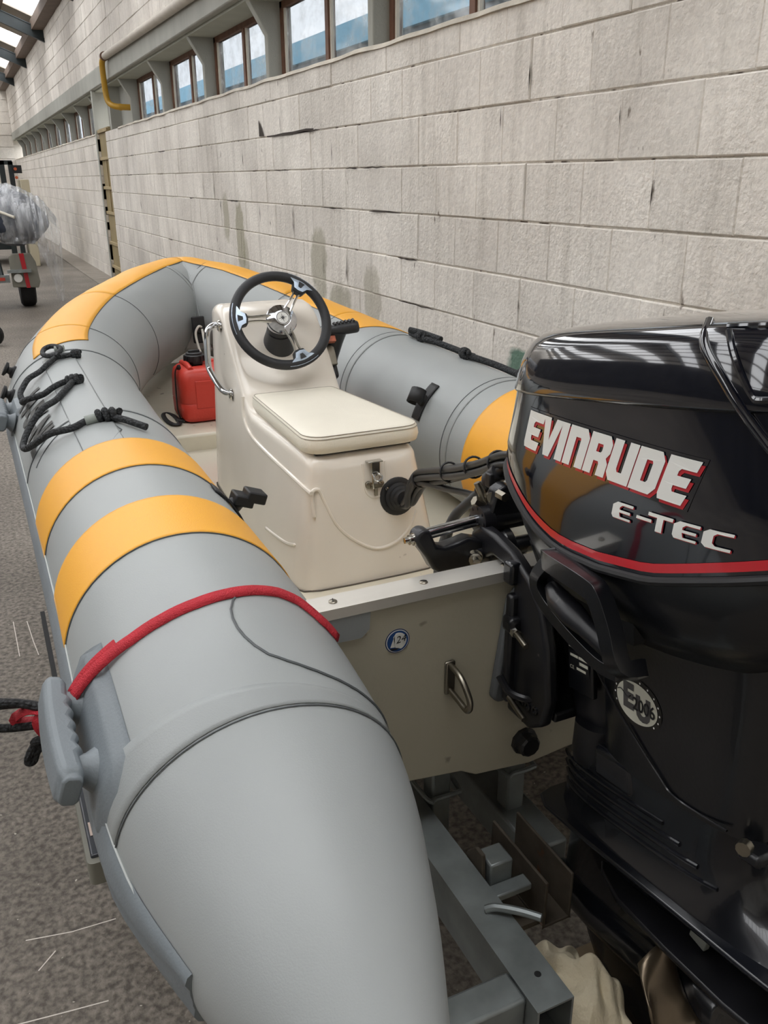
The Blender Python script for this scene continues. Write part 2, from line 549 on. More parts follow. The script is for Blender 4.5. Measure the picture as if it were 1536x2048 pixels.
M_FLOOR = floor_material()
WX = 2.36
fl = struct(MB().b6(-14, WX + 0.3, -7, 38, -0.12, 0.0).build('floor', M_FLOOR, smooth=False))
M_SLAB = mat('gutter_concrete', (140, 132, 122), 0.85, var=0.15, vscale=5, bump=0.4)
for i in range(18):
    y0 = 3.0 + i * 1.9
    MB().b6(2.0, WX, y0 + 0.01, y0 + 1.89, -0.02, 0.018).build('gutter_slab', M_SLAB, fl, bevel=0.006)
M_SCRATCH = mat('pale_scratch', (214, 206, 196), 0.8)
for pts in [[(-0.12, 1.72), (-0.02, 1.70), (0.08, 1.695)], [(-0.16, 1.50), (-0.05, 1.485), (0.03, 1.475)], [(-0.05, 3.4), (-0.045, 3.1)], [(0.0, 3.38), (0.01, 3.2), (0.02, 3.08)],
            [(-0.1, 1.62), (-0.06, 1.66)]]:
    MB().tube([(x, y, 0.0004) for x, y in pts], 0.0016, 5, flat=0.3, up=(0, 0, 1)).build('scratch', M_SCRATCH, fl)

# ---- block walls -------------------------------------------------
BW, BH, Z0 = 0.42, 0.2516, 1.7118
_blk = {}
def block_mesh(w, h):
    k = (round(w, 2), round(h, 3))
    if k not in _blk:
        w, h = k
        c, d = 0.005, 0.05
        vs, fs = [], []
        # chamfered slab, front face towards -X
        fr = [(0, -w / 2 + c, -h / 2 + c), (0, w / 2 - c, -h / 2 + c), (0, w / 2 - c, h / 2 - c), (0, -w / 2 + c, h / 2 - c)]
        md = [(c, -w / 2, -h / 2), (c, w / 2, -h / 2), (c, w / 2, h / 2), (c, -w / 2, h / 2)]
        bk = [(d, y, z) for (_, y, z) in md]
        vs = fr + md + bk
        fs = [(0, 3, 2, 1)]
        for i in range(4):
            j = (i + 1) % 4
            fs += [(i, j, 4 + j, 4 + i), (4 + i, 4 + j, 8 + j, 8 + i)]
        me = bpy.data.meshes.new('block')
        me.from_pydata(vs, [], fs)
        me.materials.append(M_WALL)
        _blk[k] = me
    return _blk[k]

CAMP = Vector((0, 0, 1.65))
CAMI = cam.matrix_world.inverted()
def in_frame(p):
    c = CAMI @ Vector(p)
    if c.z > -0.05:
        return None
    x = 768 + 1720 * c.x / -c.z
    y = 1024 - 1720 * c.y / -c.z
    return (x, y) if -60 < x < 1600 and -60 < y < 2100 else None

def block_wall(parent, y0, y1, rows, limit=300, hidden=None):
    """rows: (z bottom, z top); the blocks that show largest become parts, the rest one joined part"""
    todo = []
    for (za, zb) in rows:
        k = round((za - Z0) / BH)
        off = 3.30 + (0.21 if k % 2 else 0.0)
        y = off - math.ceil((off - y0) / BW) * BW
        while y < y1:
            a, b = max(y, y0), min(y + BW, y1)
            if b - a > 0.06:
                c = Vector((WX, (a + b) / 2, (za + zb) / 2))
                vis = in_frame(c) is not None and not (hidden and hidden(c))
                todo.append((c, b - a - 0.0015, zb - za - 0.007, vis))
            y += BW
    todo.sort(key=lambda t: (not t[3], (t[0] - CAMP).length))
    rest = MB()
    for i, (c, w, h, vis) in enumerate(todo):
        px = random.uniform(-0.004, 0.004)
        rx = Matrix.Rotation(random.uniform(-0.006, 0.006), 3, 'X')
        if vis and i < limit:
            o = bpy.data.objects.new('block', block_mesh(w, h))
            COL.objects.link(o)
            o.parent = parent
            o.location = c + Vector((px, 0, 0)) - MW[parent.name].translation
            o.rotation_euler = (random.uniform(-0.006, 0.006), 0, 0)
        else:
            me = block_mesh(w, h)
            rest.add([c + Vector((px, 0, 0)) + v.co for v in me.vertices], [tuple(p.vertices) for p in me.polygons])
    if rest.v:
        rest.build('block_rows', M_WALL, parent, smooth=False, kind='stuff')

low_rows = [(max(0.0, Z0 + BH * k), min(2.363, Z0 + BH * (k + 1))) for k in range(-7, 3)]
wr = struct(MB().b6(WX + 0.008, WX + 0.25, -7, 15.42, 0, 2.363).build('wall_right', M_MORTAR, smooth=False))
block_wall(wr, -4, 15.42, low_rows, 300, lambda c: c.z < 0.72 and c.y < 5.0)
wf = struct(MB().b6(WX + 0.008, WX + 0.25, 16.4, 37.5, 0, 2.363).build('wall_right_far', M_MORTAR, smooth=False))
block_wall(wf, 16.4, 37.5, low_rows, 300)
up_rows = [(3.285 + BH * k, 3.285 + BH * (k + 1)) for k in range(0, 6)]
wu = struct(MB().b6(WX + 0.008, WX + 0.40, -7, 37.5, 3.285, 4.80).build('wall_right_upper', M_MORTAR, smooth=False))
block_wall(wu, 0, 37.5, up_rows, 300)
lint = struct(MB().b6(WX - 0.015, WX + 0.42, -7, 37.5, 3.03, 3.285).build('trim_1', M_CONC, bevel=0.015))
MB().b6(WX + 0.05, WX + 0.40, -7, 37.5, 3.005, 3.032).build('soffit_board', M_SOFFIT, lint)
# dark cracks and open joints
M_CRACK = mat('open_joint', (64, 56, 50), 0.95)
def crack(pts, w):
    g = MB(); n = len(pts); t = []
    for (y, z), k in zip(pts, w):
        t += [Vector((WX - 0.0065, y, z + k)), Vector((WX - 0.0065, y, z - k))]
    g.add(t, [(2 * i, 2 * i + 1, 2 * i + 3, 2 * i + 2) for i in range(n - 1)])
    g.build('crack', M_CRACK, wr, smooth=False)
def vcrack(y, z0, z1, w):
    MB().add([(WX - 0.0065, y, z0), (WX - 0.0065, y + w, (z0 + z1) / 2), (WX - 0.0065, y, z1), (WX - 0.0065, y - w, (z0 + z1) / 2)], [(0, 1, 2, 3)]).build('crack', M_CRACK, wr, smooth=False)
for i in range(34):
    k = random.randint(-3, 1); r = random.random()
    y = 3.30 + (0.21 if k % 2 else 0) + BW * random.randint(-2, 27); z = Z0 + BH * k
    if r < 0.6:
        h = random.uniform(0.05, 0.16); z0 = z + random.uniform(0.01, BH - h); vcrack(y + random.uniform(-0.01, 0.01), z0, z0 + h, random.uniform(0.0016, 0.0042) * (1 + y / 9))
    else:
        L = random.uniform(0.15, 0.5); crack([(y + L * j / 6, z + random.uniform(-0.003, 0.003)) for j in range(7)], [0.001] + [random.uniform(0.002, 0.006) for _ in range(5)] + [0.001])
MB().add([(WX - 0.0066, 7.40, 2.10), (WX - 0.0066, 7.40, 1.975), (WX - 0.0066, 7.27, 1.972), (WX - 0.0066, 7.34, 2.05)], [(0, 1, 2, 3)]).build('crack', M_CRACK, wr, smooth=False)
crack([(7.2, 1.966), (7.0, 1.964), (6.8, 1.968), (6.6, 1.966), (6.3, 1.972), (6.15, 1.974)], [0.004, 0.007, 0.009, 0.010, 0.012, 0.004])
# crumbly sill on top of the lower wall
def sill(name, y0, y1):
    mb = MB()
    n = int((y1 - y0) / 0.12)
    rings = []
    for i in range(n + 1):
        y = y0 + (y1 - y0) * i / n
        j = noise.noise(Vector((y * 2.3, 0, 3))) * 0.012
        k = noise.noise(Vector((y * 3.1, 5, 3))) * 0.01
        rings.append([Vector((WX - 0.012 + k, y, 2.352 + j)), Vector((WX + 0.42, y, 2.352)), Vector((WX + 0.42, y, 2.41)), Vector((WX + 0.10, y, 2.395)), Vector((WX + 0.006 + k, y, 2.378 + j))])
    mb.loft(rings)
    return struct(mb.build(name, mat(name + '_plaster', (196, 188, 174), 0.85, var=0.2, vscale=6, bump=0.6), smooth=False))
sill('trim_2', -7, 14.22)
sill('trim_3', 16.4, 37.5)

# ---- windows, posts ----------------------------------------------
def glass_material():
    m = bpy.data.materials.new('dirty_dimming_glass')
    m.use_nodes = True
    nt = m.node_tree
    nt.nodes.clear()
    N, L = nt.nodes.new, nt.links.new
    out = N('ShaderNodeOutputMaterial')
    tr = N('ShaderNodeBsdfTransparent'); tr.inputs['Color'].default_value = (0.42, 0.435, 0.45, 1)  # tint dims the sky to about the inner wall's brightness
    di = N('ShaderNodeBsdfTranslucent'); di.inputs['Color'].default_value = (0.5, 0.5, 0.48, 1)
    gl = N('ShaderNodeBsdfGlossy'); gl.inputs['Roughness'].default_value = 0.05
    geo = N('ShaderNodeNewGeometry')
    n = N('ShaderNodeTexNoise'); n.inputs['Scale'].default_value = 5; n.inputs['Detail'].default_value = 8; n.inputs['Roughness'].default_value = 0.7
    L(geo.outputs['Position'], n.inputs['Vector'])
    r = N('ShaderNodeMapRange'); r.inputs['From Min'].default_value = 0.45; r.inputs['From Max'].default_value = 0.8
    r.inputs['To Min'].default_value = 0.03; r.inputs['To Max'].default_value = 0.5
    L(n.outputs['Fac'], r.inputs['Value'])
    m1 = N('ShaderNodeMixShader'); L(r.outputs['Result'], m1.inputs['Fac']); L(tr.outputs[0], m1.inputs[1]); L(di.outputs[0], m1.inputs[2])
    m2 = N('ShaderNodeMixShader'); m2.inputs['Fac'].default_value = 0.05; L(m1.outputs[0], m2.inputs[1]); L(gl.outputs[0], m2.inputs[2])
    L(m2.outputs[0], out.inputs['Surface'])
    return m
M_GLASS = glass_material()
WPX = 2.70
posts_near = [1.40, 3.50, 5.60, 7.70, 9.80, 11.90, 14.10]
posts_far = [17.30 + 2.12 * k for k in range(10)]
def post(i, y):
    mb = MB()
    # upright with a splayed haunch carrying the lintel edge
    poly = [(2.565, 2.39), (2.565, 2.76), (2.40, 3.03), (2.78, 3.03), (2.78, 2.39)]
    mb.prism([(p[0], p[1]) for p in poly], (0, y, 0), (1, 0, 0), (0, 0, 1), (0, 0.085, 0))
    return struct(mb.build('trim_%d' % i, M_CONC, bevel=0.008))
ti = 4
for y in posts_near + posts_far:
    post(ti, y); ti += 1
def window(i, ya, yb, detail=True):
    """ya..yb between two posts; brown frame, one mullion, two panes"""
    w = bpy.data.objects.new('window_%d' % i, None); COL.objects.link(w)
    w.location = (WPX, (ya + yb) / 2, 2.40); MW[w.name] = Matrix.Translation(w.location); struct(w)
    mb = MB()
    mb.b6(WPX - 0.02, WPX + 0.04, ya, ya + 0.05, 2.40, 3.005); mb.b6(WPX - 0.02, WPX + 0.04, yb - 0.05, yb, 2.40, 3.005)
    mb.b6(WPX - 0.02, WPX + 0.04, ya, yb, 2.955, 3.005); mb.b6(WPX - 0.02, WPX + 0.04, ya, yb, 2.395, 2.425)
    mb.build('frame', M_BROWN, w)
    ym = (ya + yb) / 2 - 0.02
    MB().b6(WPX - 0.02, WPX + 0.04, ym - 0.03, ym + 0.03, 2.42, 2.96).build('mullion', M_BROWN, w)
    bd = MB()
    for y in (yb - 0.075, ym - 0.055):
        bd.b6(WPX - 0.005, WPX + 0.02, y, y + 0.025, 2.42, 2.96)
    bd.build('glazing_bead', M_CREAMF, w)
    for (a, b) in ((ya + 0.05, ym - 0.03), (ym + 0.03, yb - 0.05)):
        MB().b6(WPX + 0.012, WPX + 0.018, a, b, 2.425, 2.955).build('pane', M_GLASS, w, smooth=False)
wi = 1
for L_ in (posts_near, posts_far):
    for a, b in zip(L_[:-1], L_[1:]):
        window(wi, a + 0.085, b); wi += 1
# blank panel between the last window and the doorway
pan = struct(MB().b6(2.62, 2.78, 14.185, 15.36, 2.36, 3.03).build('trim_%d' % ti, M_CONC)); ti += 1
pan = struct(MB().b6(2.45, 2.62, 15.30, 15.44, 2.36, 3.03).build('trim_%d' % ti, M_CONC)); ti += 1
pan = struct(MB().b6(2.62, 2.78, 16.36, 17.30, 2.36, 3.03).build('trim_%d' % ti, M_CONC)); ti += 1
# tall boarded doorway
d1 = struct(MB().b6(2.405, 2.44, 15.40, 16.42, 0.05, 2.44).build('door_1', M_KHAKI))
for z in (0.22, 0.62, 1.12, 1.52, 1.98, 2.40):
    MB().b6(2.375, 2.405, 15.43, 16.39, z - 0.025, z + 0.025).build('batten', M_KHAKI2, d1, bevel=0.004)
MB().b6(2.385, 2.405, 15.85, 15.89, 1.14, 1.96).build('stile', M_KHAKI2, d1)
MB().b6(WX - 0.01, 2.60, 16.40, 16.50, 0.0, 3.03).build('jamb', M_CONC, d1, bevel=0.01)

# ---- gas pipe ----------------------------------------------------
gp = thing('gas_pipe', 'yellow bent gas pipe crossing the window band beside the boarded doorway', 'pipe', (2.29, 14.3, 2.62))
MB().tube(cr([(2.29, 14.34, 3.30), (2.27, 14.42, 3.24), (2.27, 14.45, 3.12), (2.28, 14.46, 2.85), (2.30, 14.42, 2.72), (2.36, 14.32, 2.66), (2.48, 14.26, 2.645), (2.64, 14.25, 2.645)], 6), 0.042, 14).build('bend', M_PIPEY, gp)
MB().tube([(2.30, 14.34, 3.31), (2.31, 10.0, 3.262), (2.315, 5.0, 3.205)], 0.05, 14).build('painted_run', mat('painted_pipe', (196, 188, 176), 0.6, var=0.1), gp)
MB().tube([(2.295, 14.38, 3.312), (2.295, 14.30, 3.31)], 0.062, 16).build('collar', M_BROWN, gp)
MB().tube([(2.42, 14.275, 2.645), (2.46, 14.268, 2.645)], 0.047, 14).build('collar', M_PIPEY, gp)

# ---- roof: rafters, purlins, sheets and rooflight strips ---------
RS = 0.40
def rz(x): return 4.47 + (WX - x) * RS
RIDGE = -6.0
bays = [-3.5 + 5.2 * k for k in range(9)]          # 22.5, 27.7 ... are in view
ce = bpy.data.objects.new('ceiling', None); COL.objects.link(ce); ce.location = (WX, 15, 4.7); MW[ce.name] = Matrix.Translation(ce.location); struct(ce)
def slopebox(mb, xa, xb, ya, yb, dz0, dz1):
    vs = []
    for x in (xa, xb):
        for y in (ya, yb):
            for dz in (dz0, dz1):
                vs.append((x, y, rz(x) + dz))
    mb.add(vs, [(0, 1, 3, 2), (4, 6, 7, 5), (0, 4, 5, 1), (2, 3, 7, 6), (0, 2, 6, 4), (1, 5, 7, 3)])
def mirrored(mb):
    o = MB(); o.add(mb.v, mb.f)
    return o.add([Vector((2 * RIDGE - p.x, p.y, p.z)) for p in mb.v], mb.f)
for i, y in enumerate(bays):
    mb = MB()
    slopebox(mb, WX + 0.1, RIDGE, y - 0.06, y + 0.06, 0.0, 0.02); slopebox(mb, WX + 0.1, RIDGE, y - 0.04, y + 0.04, 0.02, 0.23); slopebox(mb, WX + 0.1, RIDGE, y - 0.06, y + 0.06, 0.23, 0.25)
    mirrored(mb).build('rafter', M_STEEL, ce, smooth=False)
for x in (1.55, 0.25, -1.1, -2.5, -3.9, -5.3):
    mb = MB(); slopebox(mb, x, x - 0.07, -7, 37.5, 0.25, 0.40); mirrored(mb).build('purlin', M_PURLIN, ce, smooth=False)
MB().b6(2.12, WX + 0.3, -7, 37.5, 4.70, 4.90).build('wall_plate', M_PURLIN, ce)
for y in bays:
    mb = MB(); slopebox(mb, WX + 0.4, RIDGE, y + 0.0, y + 5.2 - 2.1, 0.41, 0.44); mirrored(mb).build('roof_sheet', M_SHEET, ce, smooth=False)
we = struct(MB().b6(-14.3, WX + 0.4, 37.5, 37.8, 0, 8.6).build('wall_far', M_WALL, smooth=False))
for k in range(0, 18):
    MB().b6(-4, WX, 37.475, 37.52, 0.4 * k + 0.012, 0.4 * k + 0.388).build('block_course', M_WALL, we, smooth=False)
wb = struct(MB().b6(-14.3, WX + 0.4, -3.4, -3.1, 0, 8.6).build('unseen_wall_back', M_BACK, smooth=False))  # added unseen wall, placed close to limit light on the transom
struct(MB().b6(-9.3, -9.0, -3.4, 37.5, 0, 4.2).build('unseen_wall_left', M_LEFTW, smooth=False))  # added unseen wall, low and dark, keeps sky out of cowl reflections

# ---- building across the yard -----------------------------------
nb = thing('neighbouring_building', 'low grey building with pale blue fascia seen through the high windows', 'building', (11, 20, 0))
MB().b6(11, 17, 2, 60, 0, 5.15).build('wall', mat('roughcast_grey', (126, 134, 140), 0.9, var=0.2, vscale=3), nb, smooth=False)
MB().b6(10.85, 17.1, 1.8, 60, 5.15, 5.78).build('fascia', mat('pale_blue_cladding', (150, 206, 232), 0.6, var=0.05), nb, smooth=False)
dp = MB().b6(6.3, 6.62, 13.35, 13.67, 0, 9).build('yard_mast', mat('grey_mast', (120, 124, 134), 0.6))
tag(dp, 'grey post standing in the yard behind the nearest window', 'post')
struct(MB().b6(WX + 0.6, 40, -10, 70, -0.14, -0.02).build('yard_ground', M_SLAB, smooth=False))
# ================================================================ THE INFLATABLE BOAT
M_TUBE = mat('grey_hypalon', (158, 162, 162), 0.42, var=0.05, vscale=3, bump=0.05, bscale=420, spec=0.45, rvar=0.06)
M_TUBE2 = mat('grey_hypalon_patch', (153, 157, 157), 0.40, var=0.05, vscale=5, bump=0.1, bscale=380)
M_YEL = mat('yellow_hypalon', (240, 172, 52), 0.45, var=0.04, vscale=4, bump=0.1, bscale=380)
M_SEAM = mat('seam_line', (92, 96, 98), 0.6)
M_RUB = mat('grey_rubber', (120, 127, 132), 0.5, var=0.08, vscale=8, bump=0.1, bscale=200)
M_RUBL = mat('pale_rubber_edge', (176, 180, 178), 0.5, var=0.05)
M_CREAM = mat('cream_gelcoat', (232, 224, 208), 0.22, var=0.03, vscale=4, coat=0.3, bump=0.02, bscale=90)
M_DECK = mat('deck_gelcoat', (226, 219, 200), 0.35, var=0.07, vscale=7, speck=((150, 140, 122), 0.70, 30))
M_TRANS = mat('transom_paint', (190, 184, 165), 0.4, var=0.05, vscale=4, bump=0.05, bscale=120, speck=((150, 142, 126), 0.74, 22))
M_ALU = mat('aluminium_strip', (226, 222, 214), 0.32, metal=0.55, var=0.05, stretch=(0.2, 1, 1), vscale=30)
M_STAIN = mat('stainless', (200, 198, 192), 0.16, metal=1.0, var=0.06, vscale=20)
M_STAIND = mat('dull_stainless', (140, 134, 122), 0.32, metal=1.0, var=0.15, vscale=20)
M_BLK = mat('black_rubber', (26, 26, 28), 0.55, var=0.2, vscale=12)
M_BLKP = mat('black_plastic', (30, 30, 32), 0.38, var=0.15, vscale=12)
M_CREASE = mat('dark_sealant', (92, 84, 74), 0.8)

CTRL=[(.266,.50,.745,.05),(.264,.60,.750,.097),(.265,.75,.764,.156),(.268,.95,.784,.211),(.269,1.2,.826,.220),(.272,1.6,.842,.218),(.273,2.0,.85,.218),(.274,2.4,.855,.219),
(.277,2.8,.862,.223),(.282,3.15,.872,.227),(.325,3.5,.903,.23),(.485,3.90,.965,.23),(.72,4.24,1.02,.23),(.86,4.41,1.042,.23),(.975,4.50,1.050,.232),(1.09,4.41,1.037,.23),(1.21,4.24,1.005,.23),
(1.40,3.88,.918,.23),(1.50,3.5,.862,.23),(1.525,3.15,.835,.23),(1.533,2.8,.82,.23),(1.535,2.4,.81,.23),(1.535,2.0,.805,.23),(1.533,1.6,.80,.23),(1.53,1.2,.79,.23),(1.534,.95,.765,.217),(1.53,.75,.75,.17),(1.52,.6,.745,.115),(1.51,.5,.742,.06)]

class TubePath:
    def __init__(s, ctrl, n=12):
        s.P = []
        C = [Vector(c) for c in ctrl]
        for i in range(len(C) - 1):
            p0, p1, p2, p3 = C[max(i - 1, 0)], C[i], C[i + 1], C[min(i + 2, len(C) - 1)]
            for k in range(n):
                t = k / n
                s.P.append(0.5 * (2 * p1 + (p2 - p0) * t + (2 * p0 - 5 * p1 + 4 * p2 - p3) * t * t + (3 * p1 - p0 - 3 * p2 + p3) * t ** 3))
        s.P.append(C[-1])
        s.S = [0.0]
        for a, b in zip(s.P[:-1], s.P[1:]):
            s.S.append(s.S[-1] + (b.to_3d() - a.to_3d()).length)
        s.len = s.S[-1]
        s.T = []
        for i in range(len(s.P)):
            s.T.append((s.P[min(i + 1, len(s.P) - 1)].to_3d() - s.P[max(i - 1, 0)].to_3d()).normalized())
    def at(s, t):
        t = min(max(t, 0), s.len)
        lo, hi = 0, len(s.S) - 1
        while hi - lo > 1:
            m = (lo + hi) // 2
            if s.S[m] <= t: lo = m
            else: hi = m
        f = (t - s.S[lo]) / max(1e-9, s.S[hi] - s.S[lo])
        c = s.P[lo].lerp(s.P[hi], f)
        T = s.T[lo].lerp(s.T[hi], f).normalized()
        out = Vector((-T.y, T.x, 0)).normalized()
        up = T.cross(out)
        if up.z < 0: up = -up
        return c.to_3d(), c.w, out, up, T
    def surf(s, t, th, off=0.0):
        c, r, o, u, T = s.at(t)
        a = math.radians(th)
        return c + (o * math.cos(a) + u * math.sin(a)) * (r + off)
    def nrm(s, t, th):
        c, r, o, u, T = s.at(t)
        a = math.radians(th)
        return o * math.cos(a) + u * math.sin(a)
TP = TubePath(CTRL)

boat = thing('inflatable_boat', 'grey rigid inflatable boat with yellow stripes standing on its trailer beside the block wall', 'boat', (0.925, 2.5, 0.5))
mb = MB()
NS = 260
def wrinkle(s, th):
    w = 0.0
    if 3.6 < s < 5.1:
        w += 0.004 * noise.noise(Vector((s * 9, th * 0.045, 1.0)))
    return w + 0.0012 * noise.noise(Vector((s * 4, th * 0.03, 7.0)))
mb.grid(lambda u, v: TP.surf(u * TP.len, v * 360 - 90, wrinkle(u * TP.len, v * 360 - 90)), NS, 56, closev=True)
n0 = len(mb.v)
mb.lathe([(0.06, 0), (0.05, 0.02), (0.02, 0.032), (0.0, 0.034)], TP.at(0)[0], (0, -1, 0.05), 24)
mb.lathe([(0.06, 0), (0.05, 0.02), (0.02, 0.032), (0.0, 0.034)], TP.at(TP.len)[0], (0, -1, 0.05), 24)
tube = mb.build('tube', M_TUBE, boat, ang=60)

def patch(s0, s1, t0, t1, m, name, off=0.0022, ns=24, nt=30, skew0=None, skew1=None, parent=None):
    """a sheet glued on the tube: s along, t around; skew0/skew1(t) shift its ends"""
    g = MB()
    def fn(u, v):
        t = t0 + (t1 - t0) * v
        a = s0 + (skew0(t) if skew0 else 0)
        b = s1 + (skew1(t) if skew1 else 0)
        e = off
        return TP.surf(a + (b - a) * u, t, e + wrinkle(a + (b - a) * u, t))
    g.grid(fn, ns, nt)
    # thin edge: skirt down into the tube
    k = len(g.v)
    return g.build(name, m, parent or boat, solid=0.0024)

def ring(s, t0=-20, t1=215, name='seam', r=0.0012, m=None, skew=None):
    pts = [TP.surf(s + (skew(t) if skew else 0), t, 0.0012) for t in [t0 + (t1 - t0) * k / 60 for k in range(61)]]
    return MB().tube(pts, r, 5).build(name, m or M_SEAM, boat)

def along(pts, name='seam', r=0.0014, m=None):
    """line on the tube through (s, theta) points"""
    P = []
    for (a, b) in zip(pts[:-1], pts[1:]):
        k = max(2, int(abs(a[0] - b[0]) / 0.03 + abs(a[1] - b[1]) / 4))
        P += [TP.surf(a[0] + (b[0] - a[0]) * i / k, a[1] + (b[1] - a[1]) * i / k, 0.0012) for i in range(k)]
    P.append(TP.surf(pts[-1][0], pts[-1][1], 0.0012))
    return MB().tube(P, r, 5).build(name, m or M_SEAM, boat)

# yellow bands on both sides
for (s0, s1) in ((0.955, 1.155), (1.36, 1.575)):
    patch(s0, s1, -8, 215, M_YEL, 'yellow_band', nt=44)
    ring(s0, -8, 215); ring(s1, -8, 215)
SB = TP.len
for (s0, s1) in ((6.70, 6.93), (7.13, 7.34)):
    patch(s0, s1, -8, 215, M_YEL, 'yellow_band', nt=44)
    ring(s0, -8, 215); ring(s1, -8, 215)
# yellow bow panels (angled aft ends), split at the tube joints
def aft_p(t): return (t - 88) * 0.0026
def aft_s(t): return -(t - 88) * 0.0026
bow = [(2.80, 3.03, aft_p, None), (3.033, 3.50, None, None), (3.503, 4.225, None, None), (4.228, 4.93, None, None), (4.933, 5.34, None, None), (5.343, 5.62, None, aft_s)]
for (a, b, k0, k1) in bow:
    patch(a, b, 58, 108, M_YEL, 'bow_panel', ns=26, nt=14, skew0=k0, skew1=k1)
along([(2.80 + aft_p(108), 108), (3.03, 108), (3.5, 108), (4.225, 108), (4.93, 108), (5.34, 108), (5.62 + aft_s(108), 108)], r=0.0016)
for s in (0.47, 1.86, 2.68, 3.03, 3.50, 4.07, 4.38, 4.93, 5.34, 5.73, 6.56):
    ring(s)
# doubler bands beside the joints
for (a, b) in ((1.865, 1.885), (4.045, 4.07), (4.38, 4.41), (5.735, 5.78), (6.565, 6.60), (2.685, 2.70)):
    patch(a, b, -10, 210, M_TUBE2, 'joint_tape', off=0.0012, ns=5, nt=40)
# big pale patch under the lifeline and the registration panel
patch(0.475, 0.545, -10, 150, M_TUBE2, 'joint_tape', off=0.0008, ns=6, nt=40, skew1=lambda t: -0.0006 * (t - 60))
patch(1.545, 2.62, 66, 92, M_TUBE2, 'rope_patch', off=0.0014)
along([(2.62, 66), (1.545, 66), (1.515, 72), (1.53, 80), (1.66, 94), (1.70, 92)]); along([(2.62, 92), (1.70, 92)])
along([(1.83, 66), (1.80, 45), (1.78, 30)])
# rounded transom patch on the port tube
th = [(0.72, 100), (0.70, 96), (0.68, 93.5), (0.66, 92.5), (0.64, 92.5), (0.62, 93.5), (0.60, 95.5), (0.58, 99), (0.565, 105), (0.552, 112), (0.541, 120), (0.533, 130), (0.528, 142), (0.53, 165)]
along(th, r=0.002)

# rubbing strake round the outside
def strake_ring(s):
    c, r, o, u, T = TP.at(s)
    k = 1.0
    if s < 0.45: k = max(0.15, (s - 0.22) / 0.23)
    if s > SB - 0.45: k = max(0.15, (SB - 0.22 - s) / 0.23)
    out = []
    for (th, off) in ((14, 0.001), (12, 0.006), (8, 0.008), (4, 0.013 * k), (1, 0.014 * k), (-3, 0.008 * k), (-6, 0.014 * k), (-9, 0.013 * k), (-13, 0.007), (-17, 0.006), (-19, 0.001), (-3, -0.01)):
        out.append(TP.surf(s, th - 3, off))
    return out
rings = [strake_ring(0.26 + (SB - 0.52) * i / 200) for i in range(201)]
MB().loft(rings).build('rubbing_strake', M_RUB, boat, ang=50)
along([(0.33, 8), (0.45, 11.5), (1.2, 11.5), (2.6, 11.5), (3.4, 11.5)], 'strake_edge', 0.0022, M_RUBL)

# carry handles: pad, two feet and a finger-ribbed grip
def carry_handle(s, th, L=0.30, half=23):
    c = TP.surf(s, th, 0.0)
    n_ = TP.nrm(s, th)
    T = TP.at(s)[4]
    w = T.cross(n_)
    hd = None
    pad = MB()
    def fn(u, v):
        a = (u - 0.5) * 2; b = (v - 0.5) * 2
        su = s + a * L / 2
        e = 0.010 if (abs(a) < 0.86 and abs(b) < 0.80) else 0.0005
        return TP.surf(su, th + b * half * (1 - max(0, abs(a) - 0.7) * 2.2), e)
    pad.grid(fn, 21, 15)
    pd = pad.build('handle_pad', M_RUB, boat)
    g = MB()
    for k in (-1, 1):
        base = c + T * (0.072 * k)
        g.tube([base + n_ * 0.004, base + n_ * 0.02, base + n_ * 0.035, base + T * (0.004 * k) + n_ * 0.045], [0.034, 0.023, 0.022, 0.026], 12)
    rings = []
    for i in range(33):
        x = -0.115 + 0.23 * i / 32
        rib = 0.0035 * math.cos(x * 2 * math.pi / 0.028) if abs(x) < 0.06 else -0.004
        e = 1.0 if abs(x) < 0.105 else 0.82
        hw, hn = 0.030 * e, 0.018 * e
        cc = c + T * x + n_ * (0.048 - 0.006 * (x / 0.115) ** 2)
        rings.append([cc + w * (hw * a) + n_ * (hn * b + (-rib - 0.003 if b < 0 else 0)) for a, b in ((-1, -0.6), (-0.7, -1), (0.7, -1), (1, -0.6), (1, 0.6), (0.7, 1), (-0.7, 1), (-1, 0.6))])
    g.loft(rings)
    g.build('grip', M_RUB, pd, bevel=0.004, ang=50)
carry_handle(0.66, 17, 0.33)
carry_handle(2.44, 20, 0.20, 15)
carry_handle(SB - 0.75, 25, 0.32)
# valves / rope eyes on the outside
for (s, th) in ((2.86, 30), (2.62, 26)):
    q = TP.surf(s, th, 0); n_ = TP.nrm(s, th)
    MB().lathe([(0.024, -0.004), (0.024, 0.006), (0.014, 0.012), (0.012, 0.020), (0.026, 0.026), (0.026, 0.034), (0.0, 0.036)], q, n_, 16).build('valve', M_BLK, boat)

# registration letters on the port side
def reg(u, v):
    th = 31 + v * 360 / (2 * math.pi * 0.23)
    return TP.surf(2.36 - u, th, 0.0032)
g = text_mb('19-57-NL', reg, 0.135, bold=0.045, width=0.50)
g.build('registration_mark', mat('dark_grey_lettering', (72, 72, 70), 0.6), boat, smooth=False)

